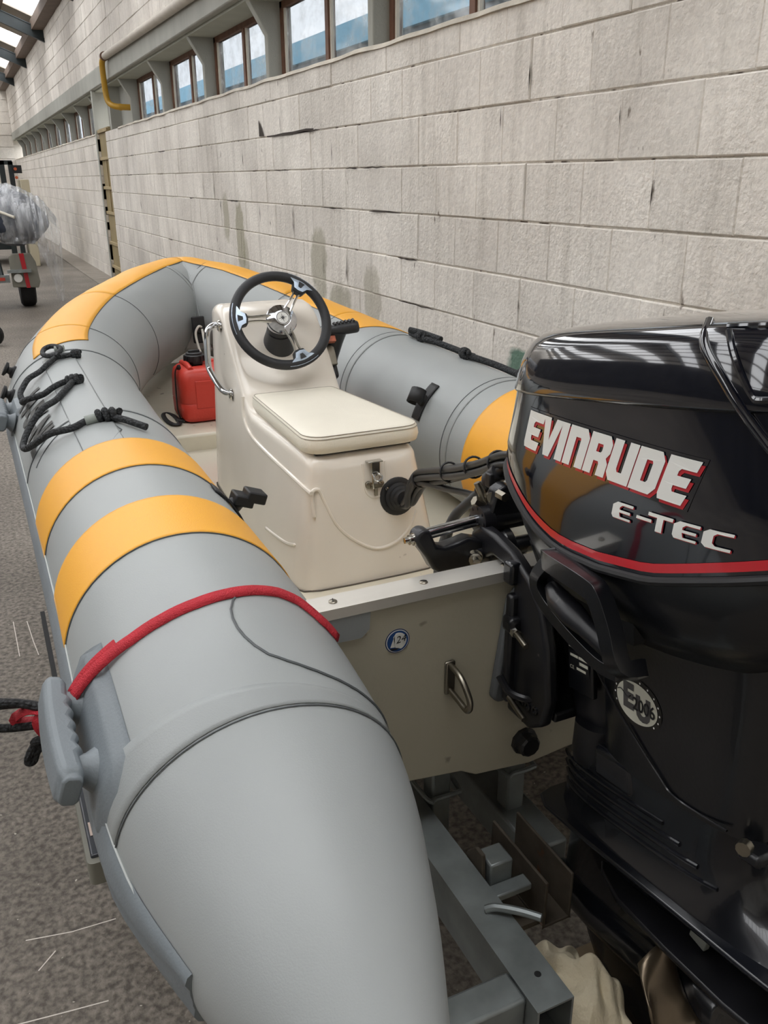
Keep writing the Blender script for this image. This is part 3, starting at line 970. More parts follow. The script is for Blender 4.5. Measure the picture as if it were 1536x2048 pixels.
# black paddle clips
def clip(s, th, name, tilt):
    q = TP.surf(s, th, 0.0); n_ = TP.nrm(s, th); T = TP.at(s)[4]; w = T.cross(n_)
    pd = MB()
    pd.grid(lambda a, b: TP.surf(s + (a - 0.5) * 0.05, th + (b - 0.5) * 34, 0.004), 6, 10)
    p = pd.build('clip_pad', M_BLK, boat, solid=0.005)
    g = MB()
    d = (T * math.cos(tilt) + w * math.sin(tilt))
    g.tube([q + n_ * 0.004, q + n_ * 0.03], [0.02, 0.014], 12)
    if tilt < 1:
        for (a_, b_) in ((0.0, 0.032), (0.034, 0.022)):
            g.box(q + n_ * (0.030 + a_) + Vector((0.0, 0, -a_ * 0.4)), (0.046, 0.05, 0.026), Matrix.Rotation(0.35, 3, 'Y'))
        g.build('paddle_clip', M_BLK, p, bevel=0.004)
        return
    pts = [q + n_ * (0.036 + 0.022 * math.sin(a)) + d.cross(n_) * (0.028 * math.cos(a)) for a in [math.radians(x) for x in range(-60, 241, 30)]]
    g.add([x - d * 0.025 for x in pts] + [x + d * 0.025 for x in pts], [(i, i + 1, len(pts) + i + 1, len(pts) + i) for i in range(len(pts) - 1)])
    g.build('paddle_clip', M_BLK, p, solid=0.006)
clip(1.31, 150, 'clip', 0.3)
clip(6.37, 146, 'clip', 1.3)
# bow pad with a white cord, on the inside of the bow
q = Vector((0.956, 4.098, 0.985)); n_ = Vector((0, -1, 0.15)).normalized()
p = MB().box(q, (0.062, 0.016, 0.125), Matrix.Rotation(-0.15, 3, 'X')).build('bow_pad', M_BLK, boat, bevel=0.007, seg=3)
MB().tube([q + n_ * x for x in (0.005, 0.022)], [0.022, 0.015], 14).build('boss', M_BLK, p)
cd = MB(); cd.tube(cr([q + n_ * 0.022 + Vector((0.008, 0, 0.012)), q + n_ * 0.035 + Vector((-0.010, 0, 0.014)), q + n_ * 0.03 + Vector((-0.026, -0.01, -0.02)), q + Vector((-0.020, -0.08, -0.09)), q + Vector((-0.006, -0.12, -0.11)), q + n_ * 0.05 + Vector((0.002, -0.03, -0.05)), q + n_ * 0.03 + Vector((0.008, 0, 0.0))], 6), 0.0055, 8)
cd.build('cord', mat('white_cord', (222, 218, 208), 0.7), p)

# folded gusset closing the inside of the bow
gs = MB()
def gus(u, v):
    t = 112 + 106 * v
    k_ = 0.31 * (1 - v) ** 1.6
    a, b = TP.surf(3.90 + k_, t, 0.002), TP.surf(4.60 - k_, t, 0.002)
    p_ = a.lerp(b, u)
    return p_ + Vector((0, 0.02 * math.sin(math.pi * u) + 0.004 * noise.noise(Vector((u * 6, v * 7, 3))), 0))
gs.grid(gus, 16, 26)
gs.build('bow_gusset', M_TUBE, boat, solid=0.003)
# ---- hull, deck, transom -----------------------------------------
def half_in(y):
    """half width of the cockpit at y (inner side of the tubes near the deck)"""
    if y < 2.9: return 0.52
    return max(0.03, 0.52 * (1 - ((y - 2.9) / 1.5) ** 1.7))
XC = 0.91
hull = MB()
rings = []
for i in range(24):
    y = 1.272 + 3.16 * i / 23
    f = (y - 1.272) / 3.16
    hw = (half_in(y) + 0.04) * (0.64 + 0.36 * min(1, f * 3))
    keel = 0.500 + 0.14 * f ** 2.6
    chine = 0.54 + 0.12 * f ** 2.0
    rings.append([Vector((XC - hw, y, 0.55 + 0.12 * f ** 3)), Vector((XC - hw, y, chine)), Vector((XC - hw * 0.5, y, (chine + keel) / 2)), Vector((XC, y, keel)), Vector((XC + hw * 0.5, y, (chine + keel) / 2)), Vector((XC + hw, y, chine)), Vector((XC + hw, y, 0.55 + 0.12 * f ** 3))])
hull.loft(rings)
hull.build('hull', M_CREAM, boat, smooth=False)
dk = MB()
ys = [1.27 + (3.46 - 1.27) * i / 12 for i in range(13)]
dk.loft([[Vector((XC - half_in(y) - 0.06, y, 0.615 + 0.01)), Vector((XC - 0.36, y, 0.572)), Vector((XC + 0.36, y, 0.572)), Vector((XC + half_in(y) + 0.06, y, 0.625)), Vector((XC + half_in(y) + 0.06, y, 0.54)), Vector((XC - half_in(y) - 0.06, y, 0.54))] for y in ys])
dk.build('deck', M_DECK, boat, ang=30)
ys = [3.46 + (4.42 - 3.46) * i / 10 for i in range(11)]
fd = MB(); fd.loft([[Vector((XC + 0.03 - half_in(y) - 0.20, y, 0.66 + 0.12 * ((y - 3.46) / 0.96) ** 2)), Vector((XC + 0.03 + half_in(y) + 0.20, y, 0.66 + 0.12 * ((y - 3.46) / 0.96) ** 2)), Vector((XC + 0.03 + half_in(y) + 0.20, y, 0.55)), Vector((XC + 0.03 - half_in(y) - 0.20, y, 0.55))] for y in ys])
fd.build('bow_step', M_DECK, boat, bevel=0.012)
TZ = 0.955
tr = MB()
out = [(0.40, 0.94), (0.43, 0.80), (0.50, 0.70), (0.58, 0.60), (0.62, 0.548), (0.745, 0.532), (0.78, 0.512), (0.91, 0.498), (1.05, 0.512), (1.09, 0.532), (1.22, 0.548), (1.28, 0.62), (1.36, 0.72), (1.41, 0.82), (1.43, 0.94), (1.40, TZ), (0.44, TZ)]
tr.prism(out, (0, 1.23, 0), (1, 0, 0), (0, 0, 1), (0, 0.042, 0))
trn = tr.build('transom', M_TRANS, boat, bevel=0.003)
cap = MB(); cap.prism([(1.224, TZ - 0.012), (1.224, TZ + 0.008), (1.278, TZ + 0.008), (1.278, TZ - 0.006), (1.274, TZ - 0.006), (1.274, TZ + 0.002), (1.228, TZ + 0.002), (1.228, TZ - 0.012)], (0.437, 0, 0), (0, 1, 0), (0, 0, 1), (0.96, 0, 0))
cap.build('transom_cap', M_ALU, trn, smooth=False)
for x in (0.487, 0.665, 0.84, 1.02, 1.2, 1.36):
    g = MB(); g.lathe([(0.008, 0), (0.008, 0.0015), (0.006, 0.003), (0, 0.0035)], (x, 1.251, TZ + 0.008), (0, 0, 1), 14)
    g.build('screw', M_STAIND, trn)
    MB().box((x, 1.251, TZ + 0.0118), (0.012, 0.0016, 0.0008), Matrix.Rotation(x * 9, 3, 'Z')).build('screw_slot', M_BLK, trn)
# towing eye
g = MB(); g.b6(0.700, 0.722, 1.222, 1.23, 0.728, 0.800); g.build('eye_plate', M_STAIND, trn, bevel=0.004)
ey = MB(); ey.tube(cr([(0.711, 1.228, 0.792), (0.712, 1.19, 0.786), (0.713, 1.162, 0.764), (0.713, 1.152, 0.745), (0.713, 1.162, 0.728), (0.712, 1.19, 0.732), (0.711, 1.228, 0.738)], 6), 0.0062, 10)
ey.build('towing_eye', M_STAIND, trn)
# drain plug
g = MB(); g.lathe([(0.030, 0), (0.030, 0.008), (0.024, 0.010), (0.024, 0.026), (0.020, 0.030), (0, 0.030)], (0.893, 1.23, 0.562), (0, -1, 0), 10)
g.build('drain_plug', M_BLKP, trn, smooth=False)
# grey corner patch where the cap meets the tube
g = MB(); g.prism([(0.437, 0.944), (0.548, 0.944), (0.545, 0.908), (0.53, 0.894), (0.475, 0.895), (0.445, 0.915)], (0, 1.2285, 0), (1, 0, 0), (0, 0, 1), (0, -0.003, 0)); g.build('corner_patch', M_TUBE2, trn, smooth=False)
# round club sticker: blue ring, white field, small sail, handwritten 24
SY = 1.2292
def disc(cx, cz, rx, rz_, y, n=40, rot=0.0):
    p = []
    for k in range(n):
        a = 2 * math.pi * k / n
        p.append((cx + rx * math.cos(a), cz + rz_ * math.sin(a)))
    return p
M_NAVY = mat('navy_print', (24, 44, 92), 0.4)
M_WHP = mat('white_print', (232, 232, 228), 0.4)
M_BLP = mat('blue_print', (30, 72, 132), 0.4)
M_INK = mat('black_ink', (22, 22, 26), 0.5)
def decal(loops, y, m, name, dep=0.0004):
    g = MB(); g.prism(loops, (0, y, 0), (1, 0, 0), (0, 0, 1), (0, -dep, 0)); return g.build(name, m, trn, smooth=False)
cx_, cz_ = 0.602, 0.868
decal(disc(cx_, cz_, 0.0245, 0.0245, SY), 1.2298, M_NAVY, 'sticker_ring')
decal(disc(cx_, cz_, 0.0228, 0.0228, SY), 1.2293, M_WHP, 'sticker_line')
decal(disc(cx_, cz_, 0.0212, 0.0212, SY), 1.2288, M_BLP, 'sticker_field')
pw = [(cx_ + 0.0175 * math.cos(a), cz_ + 0.0175 * math.sin(a)) for a in [math.radians(d) for d in range(-68, 111, 10)]] + [(cx_ - 0.009, cz_ + 0.010), (cx_ - 0.005, cz_ - 0.012)]
decal(pw, 1.2283, M_WHP, 'sticker_white')
decal([(cx_ - 0.006, cz_ + 0.013), (cx_ - 0.015, cz_ - 0.010), (cx_ - 0.006, cz_ - 0.011)], 1.2283, M_WHP, 'sail')
decal([(cx_ - 0.005, cz_ + 0.012), (cx_ - 0.005, cz_ - 0.011), (cx_ + 0.001, cz_ - 0.012)], 1.2278, M_WHP, 'sail')
decal([(cx_ - 0.016, cz_ - 0.012), (cx_ + 0.002, cz_ - 0.014), (cx_ - 0.002, cz_ - 0.0165), (cx_ - 0.013, cz_ - 0.016)], 1.2278, M_INK, 'sail_hull')
text_mb('24', lambda u, v: Vector((cx_ - 0.004 + u + v * 0.15, 1.2270, cz_ - 0.004 + v + u * 0.12)), 0.021).build('number', M_INK, trn, smooth=False)
# ================================================================ STEERING CONSOLE WITH JOCKEY SEAT
M_CONS = mat('console_gelcoat', (234, 226, 214), 0.2, var=0.03, vscale=4, coat=0.25, speck=((172, 158, 142), 0.76, 28))
M_SEATV = mat('white_vinyl', (236, 230, 214), 0.42, var=0.03, vscale=6, bump=0.12, bscale=260)
M_STITCH = mat('stitch_line', (170, 162, 148), 0.7)
M_GREYP = mat('dark_grey_plastic', (46, 47, 50), 0.42, var=0.1, vscale=30)
M_RIM = mat('black_polyurethane', (36, 37, 40), 0.5, bump=0.15, bscale=500)
M_CHROME = mat('polished_metal', (206, 208, 212), 0.1, metal=1.0, var=0.03)
M_SILV = mat('silver_inlay', (176, 190, 206), 0.28, metal=0.6, var=0.15, vscale=40)

con = thing('steering_console', 'cream moulded steering console with white jockey seat and black steering wheel', 'console', (0.93, 2.55, 0.57))
CX = 0.928
def csec(y, ztop, wt, wb, k, rt=0.03):
    """one rounded trapezium section; k leans the section (y shift per metre of height)"""
    out = []
    zb = 0.565
    pts = [(-wb, zb), (-wt, ztop - rt)]
    for a in range(1, 6):
        f = math.radians(90 * a / 6)
        pts.append((-wt + rt * (1 - math.cos(f)), ztop - rt + rt * math.sin(f)))
    pts.append((-wt + rt, ztop))
    pts += [(-x, z) for x, z in reversed(pts)]
    # refine the flanks so the skirt flares towards the deck
    res = []
    for (x, z) in pts:
        res.append(Vector((CX + x, y + k * (z - zb), z)))
    return res
st = [(2.040, 0.902, 0.115, 0.175, 0.17, 0.02), (2.043, 0.912, 0.140, 0.195, 0.17, 0.025), (2.052, 0.926, 0.156, 0.212, 0.165, 0.03), (2.07, 0.935, 0.163, 0.222, 0.14, 0.03), (2.12, 0.939, 0.167, 0.226, 0.06, 0.03), (2.30, 0.940, 0.168, 0.224, 0.0, 0.03), (2.50, 0.941, 0.170, 0.220, 0, 0.03), (2.62, 0.945, 0.172, 0.216, 0, 0.03),
      (2.66, 0.962, 0.172, 0.214, 0, 0.03), (2.70, 1.000, 0.172, 0.212, 0, 0.03), (2.78, 1.092, 0.172, 0.208, 0, 0.03), (2.86, 1.180, 0.172, 0.204, 0, 0.03), (2.90, 1.218, 0.172, 0.202, 0, 0.03), (2.94, 1.240, 0.172, 0.20, 0, 0.03), (2.99, 1.247, 0.171, 0.198, 0.0, 0.03), (3.04, 1.242, 0.168, 0.194, 0.0, 0.035), (3.07, 1.225, 0.160, 0.188, 0.0, 0.04), (3.085, 1.19, 0.14, 0.17, 0.0, 0.04)]
body = MB()
body.loft([csec(*s) for s in st])
cbody = body.build('body', M_CONS, con, ang=65)
def cside(y, z):
    """x of the port flank"""
    import bisect
    for a, b in zip(st[:-1], st[1:]):
        if a[0] <= y <= b[0]:
            f = (y - a[0]) / (b[0] - a[0])
            wt, wb, zt, rt = [a[i] + (b[i] - a[i]) * f for i in (2, 3, 1, 5)]
            g = min(1, max(0, (z - 0.565) / (zt - rt - 0.565)))
            return CX - (wb + (wt - wb) * g)
    return CX - 0.2
def caft(x, z):
    return 2.040 + 0.17 * (z - 0.565) + (0.002 if abs(x - CX) < 0.12 else 0.004)
# moulded beads
sp = cr([(2.675, 0.985), (2.655, 0.93), (2.63, 0.885), (2.585, 0.845), (2.50, 0.80), (2.35, 0.765), (2.20, 0.745), (2.13, 0.735)], 8) if False else None
pts2 = [(2.700, 0.985), (2.69, 0.932), (2.655, 0.895), (2.58, 0.873), (2.40, 0.862), (2.24, 0.858), (2.12, 0.855), (2.075, 0.852)]
P = cr([Vector((cside(y, z) - 0.0005, y, z)) for y, z in pts2], 8)
MB().tube(P, 0.006, 8).build('moulded_bead', M_CONS, con)
P = cr([Vector((cside(y, z) - 0.0005, y, z)) for y, z in [(2.40, 0.640), (2.30, 0.650), (2.20, 0.664), (2.13, 0.684)]], 8)
MB().tube(P, [0.001] + [0.005] * (len(P) - 2) + [0.001], 8).build('moulded_bead', M_CONS, con)
P = cr([Vector((x, caft(x, z) - 0.001, z)) for x, z in [(0.762, 0.78), (0.760, 0.83), (0.766, 0.852), (0.784, 0.850), (0.796, 0.817), (0.827, 0.747), (0.877, 0.695), (0.937, 0.662), (1.0, 0.668), (1.049, 0.703), (1.076, 0.751)]], 8)
MB().tube(P, 0.0055, 8).build('moulded_bead', M_CONS, con)
# dark sealant joint along the foot
P = [Vector((CX - s[3] - 0.002, s[0], 0.5735)) for s in reversed(st[2:])] + [Vector((CX - 0.17, 2.038, 0.5735)), Vector((CX - 0.08, 2.034, 0.5735)), Vector((CX + 0.08, 2.034, 0.5735)), Vector((CX + 0.17, 2.038, 0.5735))] + [Vector((CX + s[3] + 0.002, s[0], 0.5735)) for s in st[2:]]
MB().tube(P, 0.0028, 5).build('sealant_joint', M_CREASE, con)
# ---- cushion -----------------------------------------------------
def cushion_ring(k, z, bulge):
    # plan outline: slightly wider towards the stern, rounded aft corners
    pl = []
    def corner(cx, cy, r, a0, a1, n=6):
        for i in range(n + 1):
            a = math.radians(a0 + (a1 - a0) * i / n)
            pl.append((cx + r * math.cos(a), cy + r * math.sin(a)))
    xl, xr, ya, yf = CX - 0.170, CX + 0.185, 2.105, 2.675
    corner(xl + 0.055, ya + 0.055, 0.055, 180, 270)
    corner(xr - 0.055, ya + 0.055, 0.055, 270, 360)
    corner(CX + 0.135 - 0.02, yf - 0.02, 0.02, 0, 90)
    corner(CX - 0.150 + 0.02, yf - 0.02, 0.02, 90, 180)
    cx, cy = CX, 2.39
    return [Vector((cx + (x - cx) * (1 + bulge), cy + (y - cy) * (1 + bulge * 0.6), z + 0.012 * (1 - ((y - cy) / 0.3) ** 2) * (1 if k else 0))) for x, y in pl]
cu = MB()
rings = [cushion_ring(0, 0.946, -0.03), cushion_ring(0, 0.949, 0.0), cushion_ring(0, 0.966, 0.018), cushion_ring(0, 0.980, 0.008), cushion_ring(0, 0.990, -0.008), cushion_ring(0, 0.9955, -0.03), cushion_ring(1, 0.997, -0.14), cushion_ring(1, 1.000, -0.45), cushion_ring(1, 1.001, -0.8)]
cu.loft(rings)
cush = cu.build('seat_cushion', M_SEATV, con, ang=60)
for b, z in ((-0.004, 0.9882), (-0.026, 0.9955)):
    P = cushion_ring(0, z, b + 0.004)
    MB().tube(P, 0.0012, 5, closed=True).build('stitching', M_STITCH, cush)
MB().b6(CX - 0.14, CX + 0.15, 2.12, 2.64, 0.9405, 0.948).build('seat_board', M_BLK, cush)
# ---- latch -------------------------------------------------------
def aft_pt(x, z, d=0.0):
    return Vector((x, caft(x, z) - d, z))
lx, lz = 0.952, 0.885
lt = MB()
rec = [(lx - 0.035, 0.905), (lx - 0.033, 0.84), (lx - 0.022, 0.815), (lx, 0.806), (lx + 0.022, 0.815), (lx + 0.033, 0.84), (lx + 0.035, 0.905)]
P = cr([aft_pt(x, z, 0.0) for x, z in rec], 6)
MB().tube(P, 0.004, 6).build('latch_recess', M_CONS, con)
lt.box(aft_pt(lx - 0.002, 0.912, 0.010), (0.046, 0.022, 0.004)); lt.box(aft_pt(lx, 0.893, 0.012), (0.026, 0.004, 0.034))
lt.tube([aft_pt(lx - 0.011, 0.878, 0.014), aft_pt(lx - 0.011, 0.835, 0.012)], 0.003, 8); lt.tube([aft_pt(lx + 0.009, 0.878, 0.014), aft_pt(lx + 0.009, 0.85, 0.016)], 0.003, 8)
latch = lt.build('latch', M_STAIN, con, bevel=0.0012)
MB().tube(cr([aft_pt(lx + 0.002 + 0.012 * math.cos(a), 0.868 + 0.010 * math.sin(a), 0.020) for a in [k * math.pi / 5 for k in range(10)]], 4, True), 0.0028, 8, closed=True).build('latch_ring', M_CHROME, latch)
g = MB(); g.lathe([(0.010, 0), (0.010, 0.008), (0.006, 0.010), (0, 0.010)], aft_pt(lx - 0.022, 0.846), (0, -1, 0.1), 14); g.lathe([(0.009, 0), (0.009, 0.008), (0.005, 0.010), (0, 0.010)], aft_pt(lx + 0.016, 0.846), (0, -1, 0.1), 14)
g.box(aft_pt(lx, 0.842, 0.008), (0.034, 0.008, 0.012)); g.box(aft_pt(lx - 0.004, 0.826, 0.012), (0.010, 0.006, 0.022))
g.build('latch_keeper', M_STAIND, latch, bevel=0.001)
# ---- rubber cable boot -------------------------------------------
bx, bz = 1.018, 0.800
by = caft(bx, bz)
ax = Vector((0, -1, 0.14)).normalized()
g = MB(); g.lathe([(0.056, -0.004), (0.056, 0.004), (0.052, 0.007), (0.042, 0.008), (0.042, 0.014), (0.034, 0.018), (0.034, 0.026), (0.027, 0.030), (0.027, 0.040), (0.022, 0.046), (0.0, 0.046)], (bx, by, bz), ax, 28)
boot = g.build('cable_boot', M_BLK, con)
for a in (40, 140, 220, 320):
    q = Vector((bx + 0.047 * math.cos(math.radians(a)), by - 0.006, bz + 0.047 * math.sin(math.radians(a))))
    MB().lathe([(0.0045, 0), (0.0045, 0.003), (0, 0.004)], q, ax, 10).build('screw', M_STAIN, boot)
# ---- grab rail on the port flank ---------------------------------
fl1, fl2 = Vector((CX - 0.176, 2.915, 1.185)), Vector((cside(2.80, 0.975), 2.80, 0.972))
P = cr([fl1 + Vector((0.006, 0, 0)), fl1 + Vector((-0.020, 0.004, 0.002)), Vector((0.708, 2.908, 1.172)), Vector((0.702, 2.908, 1.13)), Vector((0.702, 2.912, 1.06)), Vector((0.704, 2.898, 1.036)), Vector((0.712, 2.85, 1.005)), fl2 + Vector((-0.022, 0.012, 0.008)), fl2 + Vector((0.004, 0.002, 0))], 6)
rail = MB().tube(P, 0.0105, 14).build('grab_rail', M_CHROME, con)
for q, d in ((fl1, Vector((-1, 0.2, 0))), (fl2, Vector((-1, 0.4, 0)))):
    MB().lathe([(0.02, 0), (0.02, 0.005), (0.013, 0.010), (0.0, 0.010)], q, d, 16).build('rail_foot', M_STAIN, rail)
# ---- steering wheel ----------------------------------------------
WC = Vector((0.918, 2.752, 1.214))
WN = Vector((-0.02, -0.86, 0.52)).normalized()
WU = (Vector((0, 0, 1)) - WN * WN.z).normalized()
WR = WU.cross(WN) * -1
if WR.x < 0: WR = -WR
def wp(r, deg, h=0.0):
    a = math.radians(deg)
    return WC + (WR * math.cos(a) + WU * math.sin(a)) * r + WN * h
wheel = MB()
wheel.tube([wp(0.156, 360 * k / 64) for k in range(64)], 0.0165, 14, closed=True)
rim = wheel.build('steering_wheel', M_RIM, con)
spk = (176, 52, 287)
for a in spk:
    # silver inlay shield and dark lug
    g = MB()
    def shield(u, v, grow=0.0):
        pass
    out = []
    for d in (-19, -14, -9, -4, 0, 4, 9, 14, 19):
        out.append((0.166 + 0.001, d))
    inn = [(0.150, 15), (0.140, 10), (0.124, 7.5), (0.120, 0), (0.124, -7.5), (0.140, -10), (0.150, -15)]
    loop = out + inn
    top = [wp(r, a + d, 0.0172 if r < 0.16 else 0.0125) for r, d in loop]
    ctr = wp(0.148, a, 0.018)
    g.add(top + [ctr], [(i, (i + 1) % len(top), len(top)) for i in range(len(top))])
    g.build('inlay', M_SILV, rim, smooth=True)
    g = MB(); lug = [(0.15, 12), (0.138, 10.5), (0.117, 9), (0.113, 0), (0.117, -9), (0.138, -10.5), (0.15, -12)]
    t1 = [wp(r, a + d, 0.0145) for r, d in lug]; t0 = [wp(r, a + d, -0.012) for r, d in lug]
    n = len(lug)
    g.add(t1 + t0, [tuple(range(n)), tuple(reversed(range(n, 2 * n)))] + [(i, (i + 1) % n, n + (i + 1) % n, n + i) for i in range(n)])
    g.build('lug', M_RIM, rim, bevel=0.004)
    g = MB(); slot = [(0.132, 2.2), (0.150, 4.2), (0.150, -4.2), (0.132, -2.2)]
    g.add([wp(r, a + d, 0.0195) for r, d in slot], [(0, 1, 2, 3)])
    g.build('inlay_slot', M_RIM, rim, smooth=False)
    for e in (-1, 1):
        P = cr([wp(0.118, a + 5.0 * e, 0.004), wp(0.10, a + 4.4 * e, 0.008), wp(0.07, a + 7 * e, 0.013), wp(0.038, a + 17 * e, 0.012)], 6)
        MB().tube(P, 0.0042, 8).build('spoke', M_STAIN, rim)
g = MB(); g.lathe([(0.044, -0.014), (0.050, -0.010), (0.052, -0.004), (0.052, 0.006), (0.050, 0.010), (0.029, 0.0205), (0.0235, 0.0212), (0.0, 0.0212)], WC, WN, 40)
hub = g.build('hub', M_CHROME, rim, ang=25)
g = MB(); g.lathe([(0.0225, 0.0), (0.0225, 0.0008), (0, 0.0008)], WC + WN * 0.0212, WN, 32); g.build('hub_badge', M_WHP, rim, smooth=False)
g = MB()
g.tube([wp(0.0205, 360 * k / 40, 0.0222) for k in range(40)], 0.0009, 5, closed=True)
for k in range(8):
    L = 0.017 if k % 2 == 0 else 0.011
    a = 45 * k + 8
    g.add([wp(L, a, 0.0226), wp(0.0035, a + 30, 0.0226), wp(0.0012, a - 90, 0.0226)], [(0, 1, 2)])
g.build('compass_rose', M_INK, rim, smooth=False)
# column cone between wheel and dash
foot = Vector((0.930, 2.835, 1.098))
top = WC - WN * 0.014
axc = (top - foot).normalized()
L = (top - foot).length
g = MB(); g.lathe([(0.064, -0.03), (0.060, 0.0), (0.050, L * 0.45), (0.044, L * 0.66), (0.044, L * 0.70), (0.040, L * 0.71), (0.040, L * 0.75), (0.043, L * 0.76), (0.041, L)], foot, axc, 32)
g.build('column_cover', M_GREYP, con, ang=25)
# ---- throttle box and lever on the starboard flank ---------------
thr = MB()
bxx = CX + 0.186
R_ = Matrix.Rotation(math.radians(-32), 3, 'X')
thr.box((bxx, 2.86, 1.045), (0.05, 0.075, 0.16), R_)
tb = thr.build('throttle_box', M_BLKP, con, bevel=0.012, seg=3)
MB().box((bxx - 0.004, 2.825, 1.075), (0.052, 0.012, 0.09), R_).build('throttle_trim', M_STAIND, tb, bevel=0.004)
MB().box((bxx - 0.002, 2.815, 1.125), (0.040, 0.02, 0.02), R_).build('throttle_badge', mat('orange_decal', (170, 92, 66), 0.4, var=0.5, vscale=60), tb)
lv = MB()
a0, a1 = Vector((bxx + 0.022, 2.885, 1.015)), Vector((bxx + 0.036, 2.83, 1.150))
lv.tube([a0, a0.lerp(a1, 0.3), a0.lerp(a1, 0.7), a1], [0.020, 0.019, 0.022, 0.026], 12, flat=1.3)
g1 = a1 + Vector((0.0, 0, 0.004))
lv.tube(cr([g1 + Vector((-0.04, 0.004, -0.002)), g1 + Vector((-0.01, 0.002, 0.0)), g1 + Vector((0.03, 0, 0.004)), g1 + Vector((0.075, -0.004, 0.008))], 5), [0.02] * 5 + [0.022] * 10 + [0.019], 14)
lever = lv.build('throttle_lever', M_GREYP, tb)
for k in range(6):
    q = g1 + Vector((-0.012 + 0.014 * k, 0, 0.002 + 0.0016 * k))
    MB().tube([q + Vector((0, -0.012, 0.019)), q + Vector((0, 0.0, 0.0235)), q + Vector((0, 0.012, 0.019))], 0.004, 8).build('grip_rib', M_GREYP, lever)
sh = MB(); s0 = Vector((bxx + 0.005, 2.905, 0.965)); s1 = Vector((bxx + 0.012, 2.925, 0.86))
sh.tube([s0, s0.lerp(s1, 0.3), s0.lerp(s1, 0.31), s1], [0.022, 0.02, 0.015, 0.015], 12)
sh.build('cable_gland', M_BLKP, tb)
MB().tube([s0.lerp(s1, 0.55), s0.lerp(s1, 0.62)], 0.0162, 12).build('gland_band', mat('orange_band', (196, 110, 40), 0.5), tb)
MB().tube(cr([s1, s1 + Vector((0.0, 0.0, -0.12)), s1 + Vector((-0.03, -0.05, -0.25))], 5), 0.011, 10).build('control_cable', M_STAIND, tb)

# ================================================================ RED FUEL TANK
M_RED = mat('red_tank_plastic', (206, 62, 48), 0.42, var=0.06, vscale=6, bump=0.08, bscale=200, speck=((220, 130, 112), 0.72, 14))
tk = thing('fuel_tank', 'red plastic portable fuel tank with black cap on the bow step', 'fuel tank', (0.905, 3.76, 0.66))
def rbox_rings(x0, x1, y0, y1, zs):
    rings = []
    for (z, ins, r) in zs:
        pl = []
        for (cx, cy, a0) in ((x0 + ins + r, y0 + ins + r, 180), (x1 - ins - r, y0 + ins + r, 270), (x1 - ins - r, y1 - ins - r, 0), (x0 + ins + r, y1 - ins - r, 90)):
            for k in range(6):
                a = math.radians(a0 + 18 * k)
                pl.append(Vector((cx + r * math.cos(a), cy + r * math.sin(a), z)))
        rings.append(pl)
    return rings
t = MB(); t.loft(rbox_rings(0.745, 1.075, 3.60, 3.84, [(0.668, 0.025, 0.03), (0.674, 0.010, 0.04), (0.690, 0.002, 0.045), (0.748, 0.0, 0.045), (0.752, 0.003, 0.045), (0.756, 0.0, 0.045), (0.85, 0.004, 0.045), (0.880, 0.012, 0.04), (0.893, 0.028, 0.03), (0.897, 0.06, 0.03), (0.899, 0.12, 0.03)]))
tank = t.build('tank_body', M_RED, tk, ang=50)
for x in (0.80, 0.93):
    MB().box((x + 0.05, 3.602, 0.79), (0.09, 0.008, 0.12)).build('moulded_panel', M_RED, tank, bevel=0.003)
MB().tube(cr([(0.80, 3.64, 0.893), (0.80, 3.72, 0.905), (0.80, 3.81, 0.895)], 5), 0.012, 10).build('moulded_rib', M_RED, tank)
MB().b6(0.86, 0.98, 3.76, 3.80, 0.896, 0.903).build('moulded_panel', M_RED, tank, bevel=0.002)
g = MB(); g.lathe([(0.034, 0), (0.034, 0.012), (0.044, 0.014), (0.044, 0.04), (0.036, 0.044), (0.036, 0.05), (0.03, 0.052), (0, 0.052)], (0.842, 3.74, 0.897), (0, 0, 1), 20)
capo = g.build('cap', M_BLKP, tk, ang=25)
for k in range(12):
    a = 2 * math.pi * k / 12
    MB().box((0.842 + 0.044 * math.cos(a), 3.74 + 0.044 * math.sin(a), 0.924), (0.006, 0.010, 0.022), Matrix.Rotation(a, 3, 'Z')).build('cap_rib', M_BLKP, capo)
MB().box((0.842, 3.74, 0.952), (0.05, 0.012, 0.014)).build('cap_grip', M_BLKP, capo, bevel=0.003)
P = cr([(0.77, 3.70, 0.898), (0.745, 3.69, 0.885), (0.738, 3.68, 0.80), (0.736, 3.67, 0.72), (0.745, 3.66, 0.672)], 6)
MB().tube(P, 0.011, 8, flat=0.25, up=(1, 0, 0.2)).build('tie_strap', M_BLK, tk)
MB().box((0.744, 3.655, 0.674), (0.03, 0.03, 0.014)).build('strap_buckle', M_BLKP, tk, bevel=0.003)

# black rubber ring lying on the deck
rg = MB(); rg.tube(cr([(0.700, 3.62, 0.672), (0.688, 3.70, 0.672), (0.694, 3.79, 0.673), (0.714, 3.81, 0.673), (0.733, 3.76, 0.672), (0.735, 3.67, 0.672), (0.724, 3.61, 0.672)], 6, True), 0.011, 8, closed=True, flat=0.5, up=(0, 0, 1))
tag(rg.build('rubber_ring', M_BLK), 'loose black rubber ring lying beside the red fuel tank', 'ring')
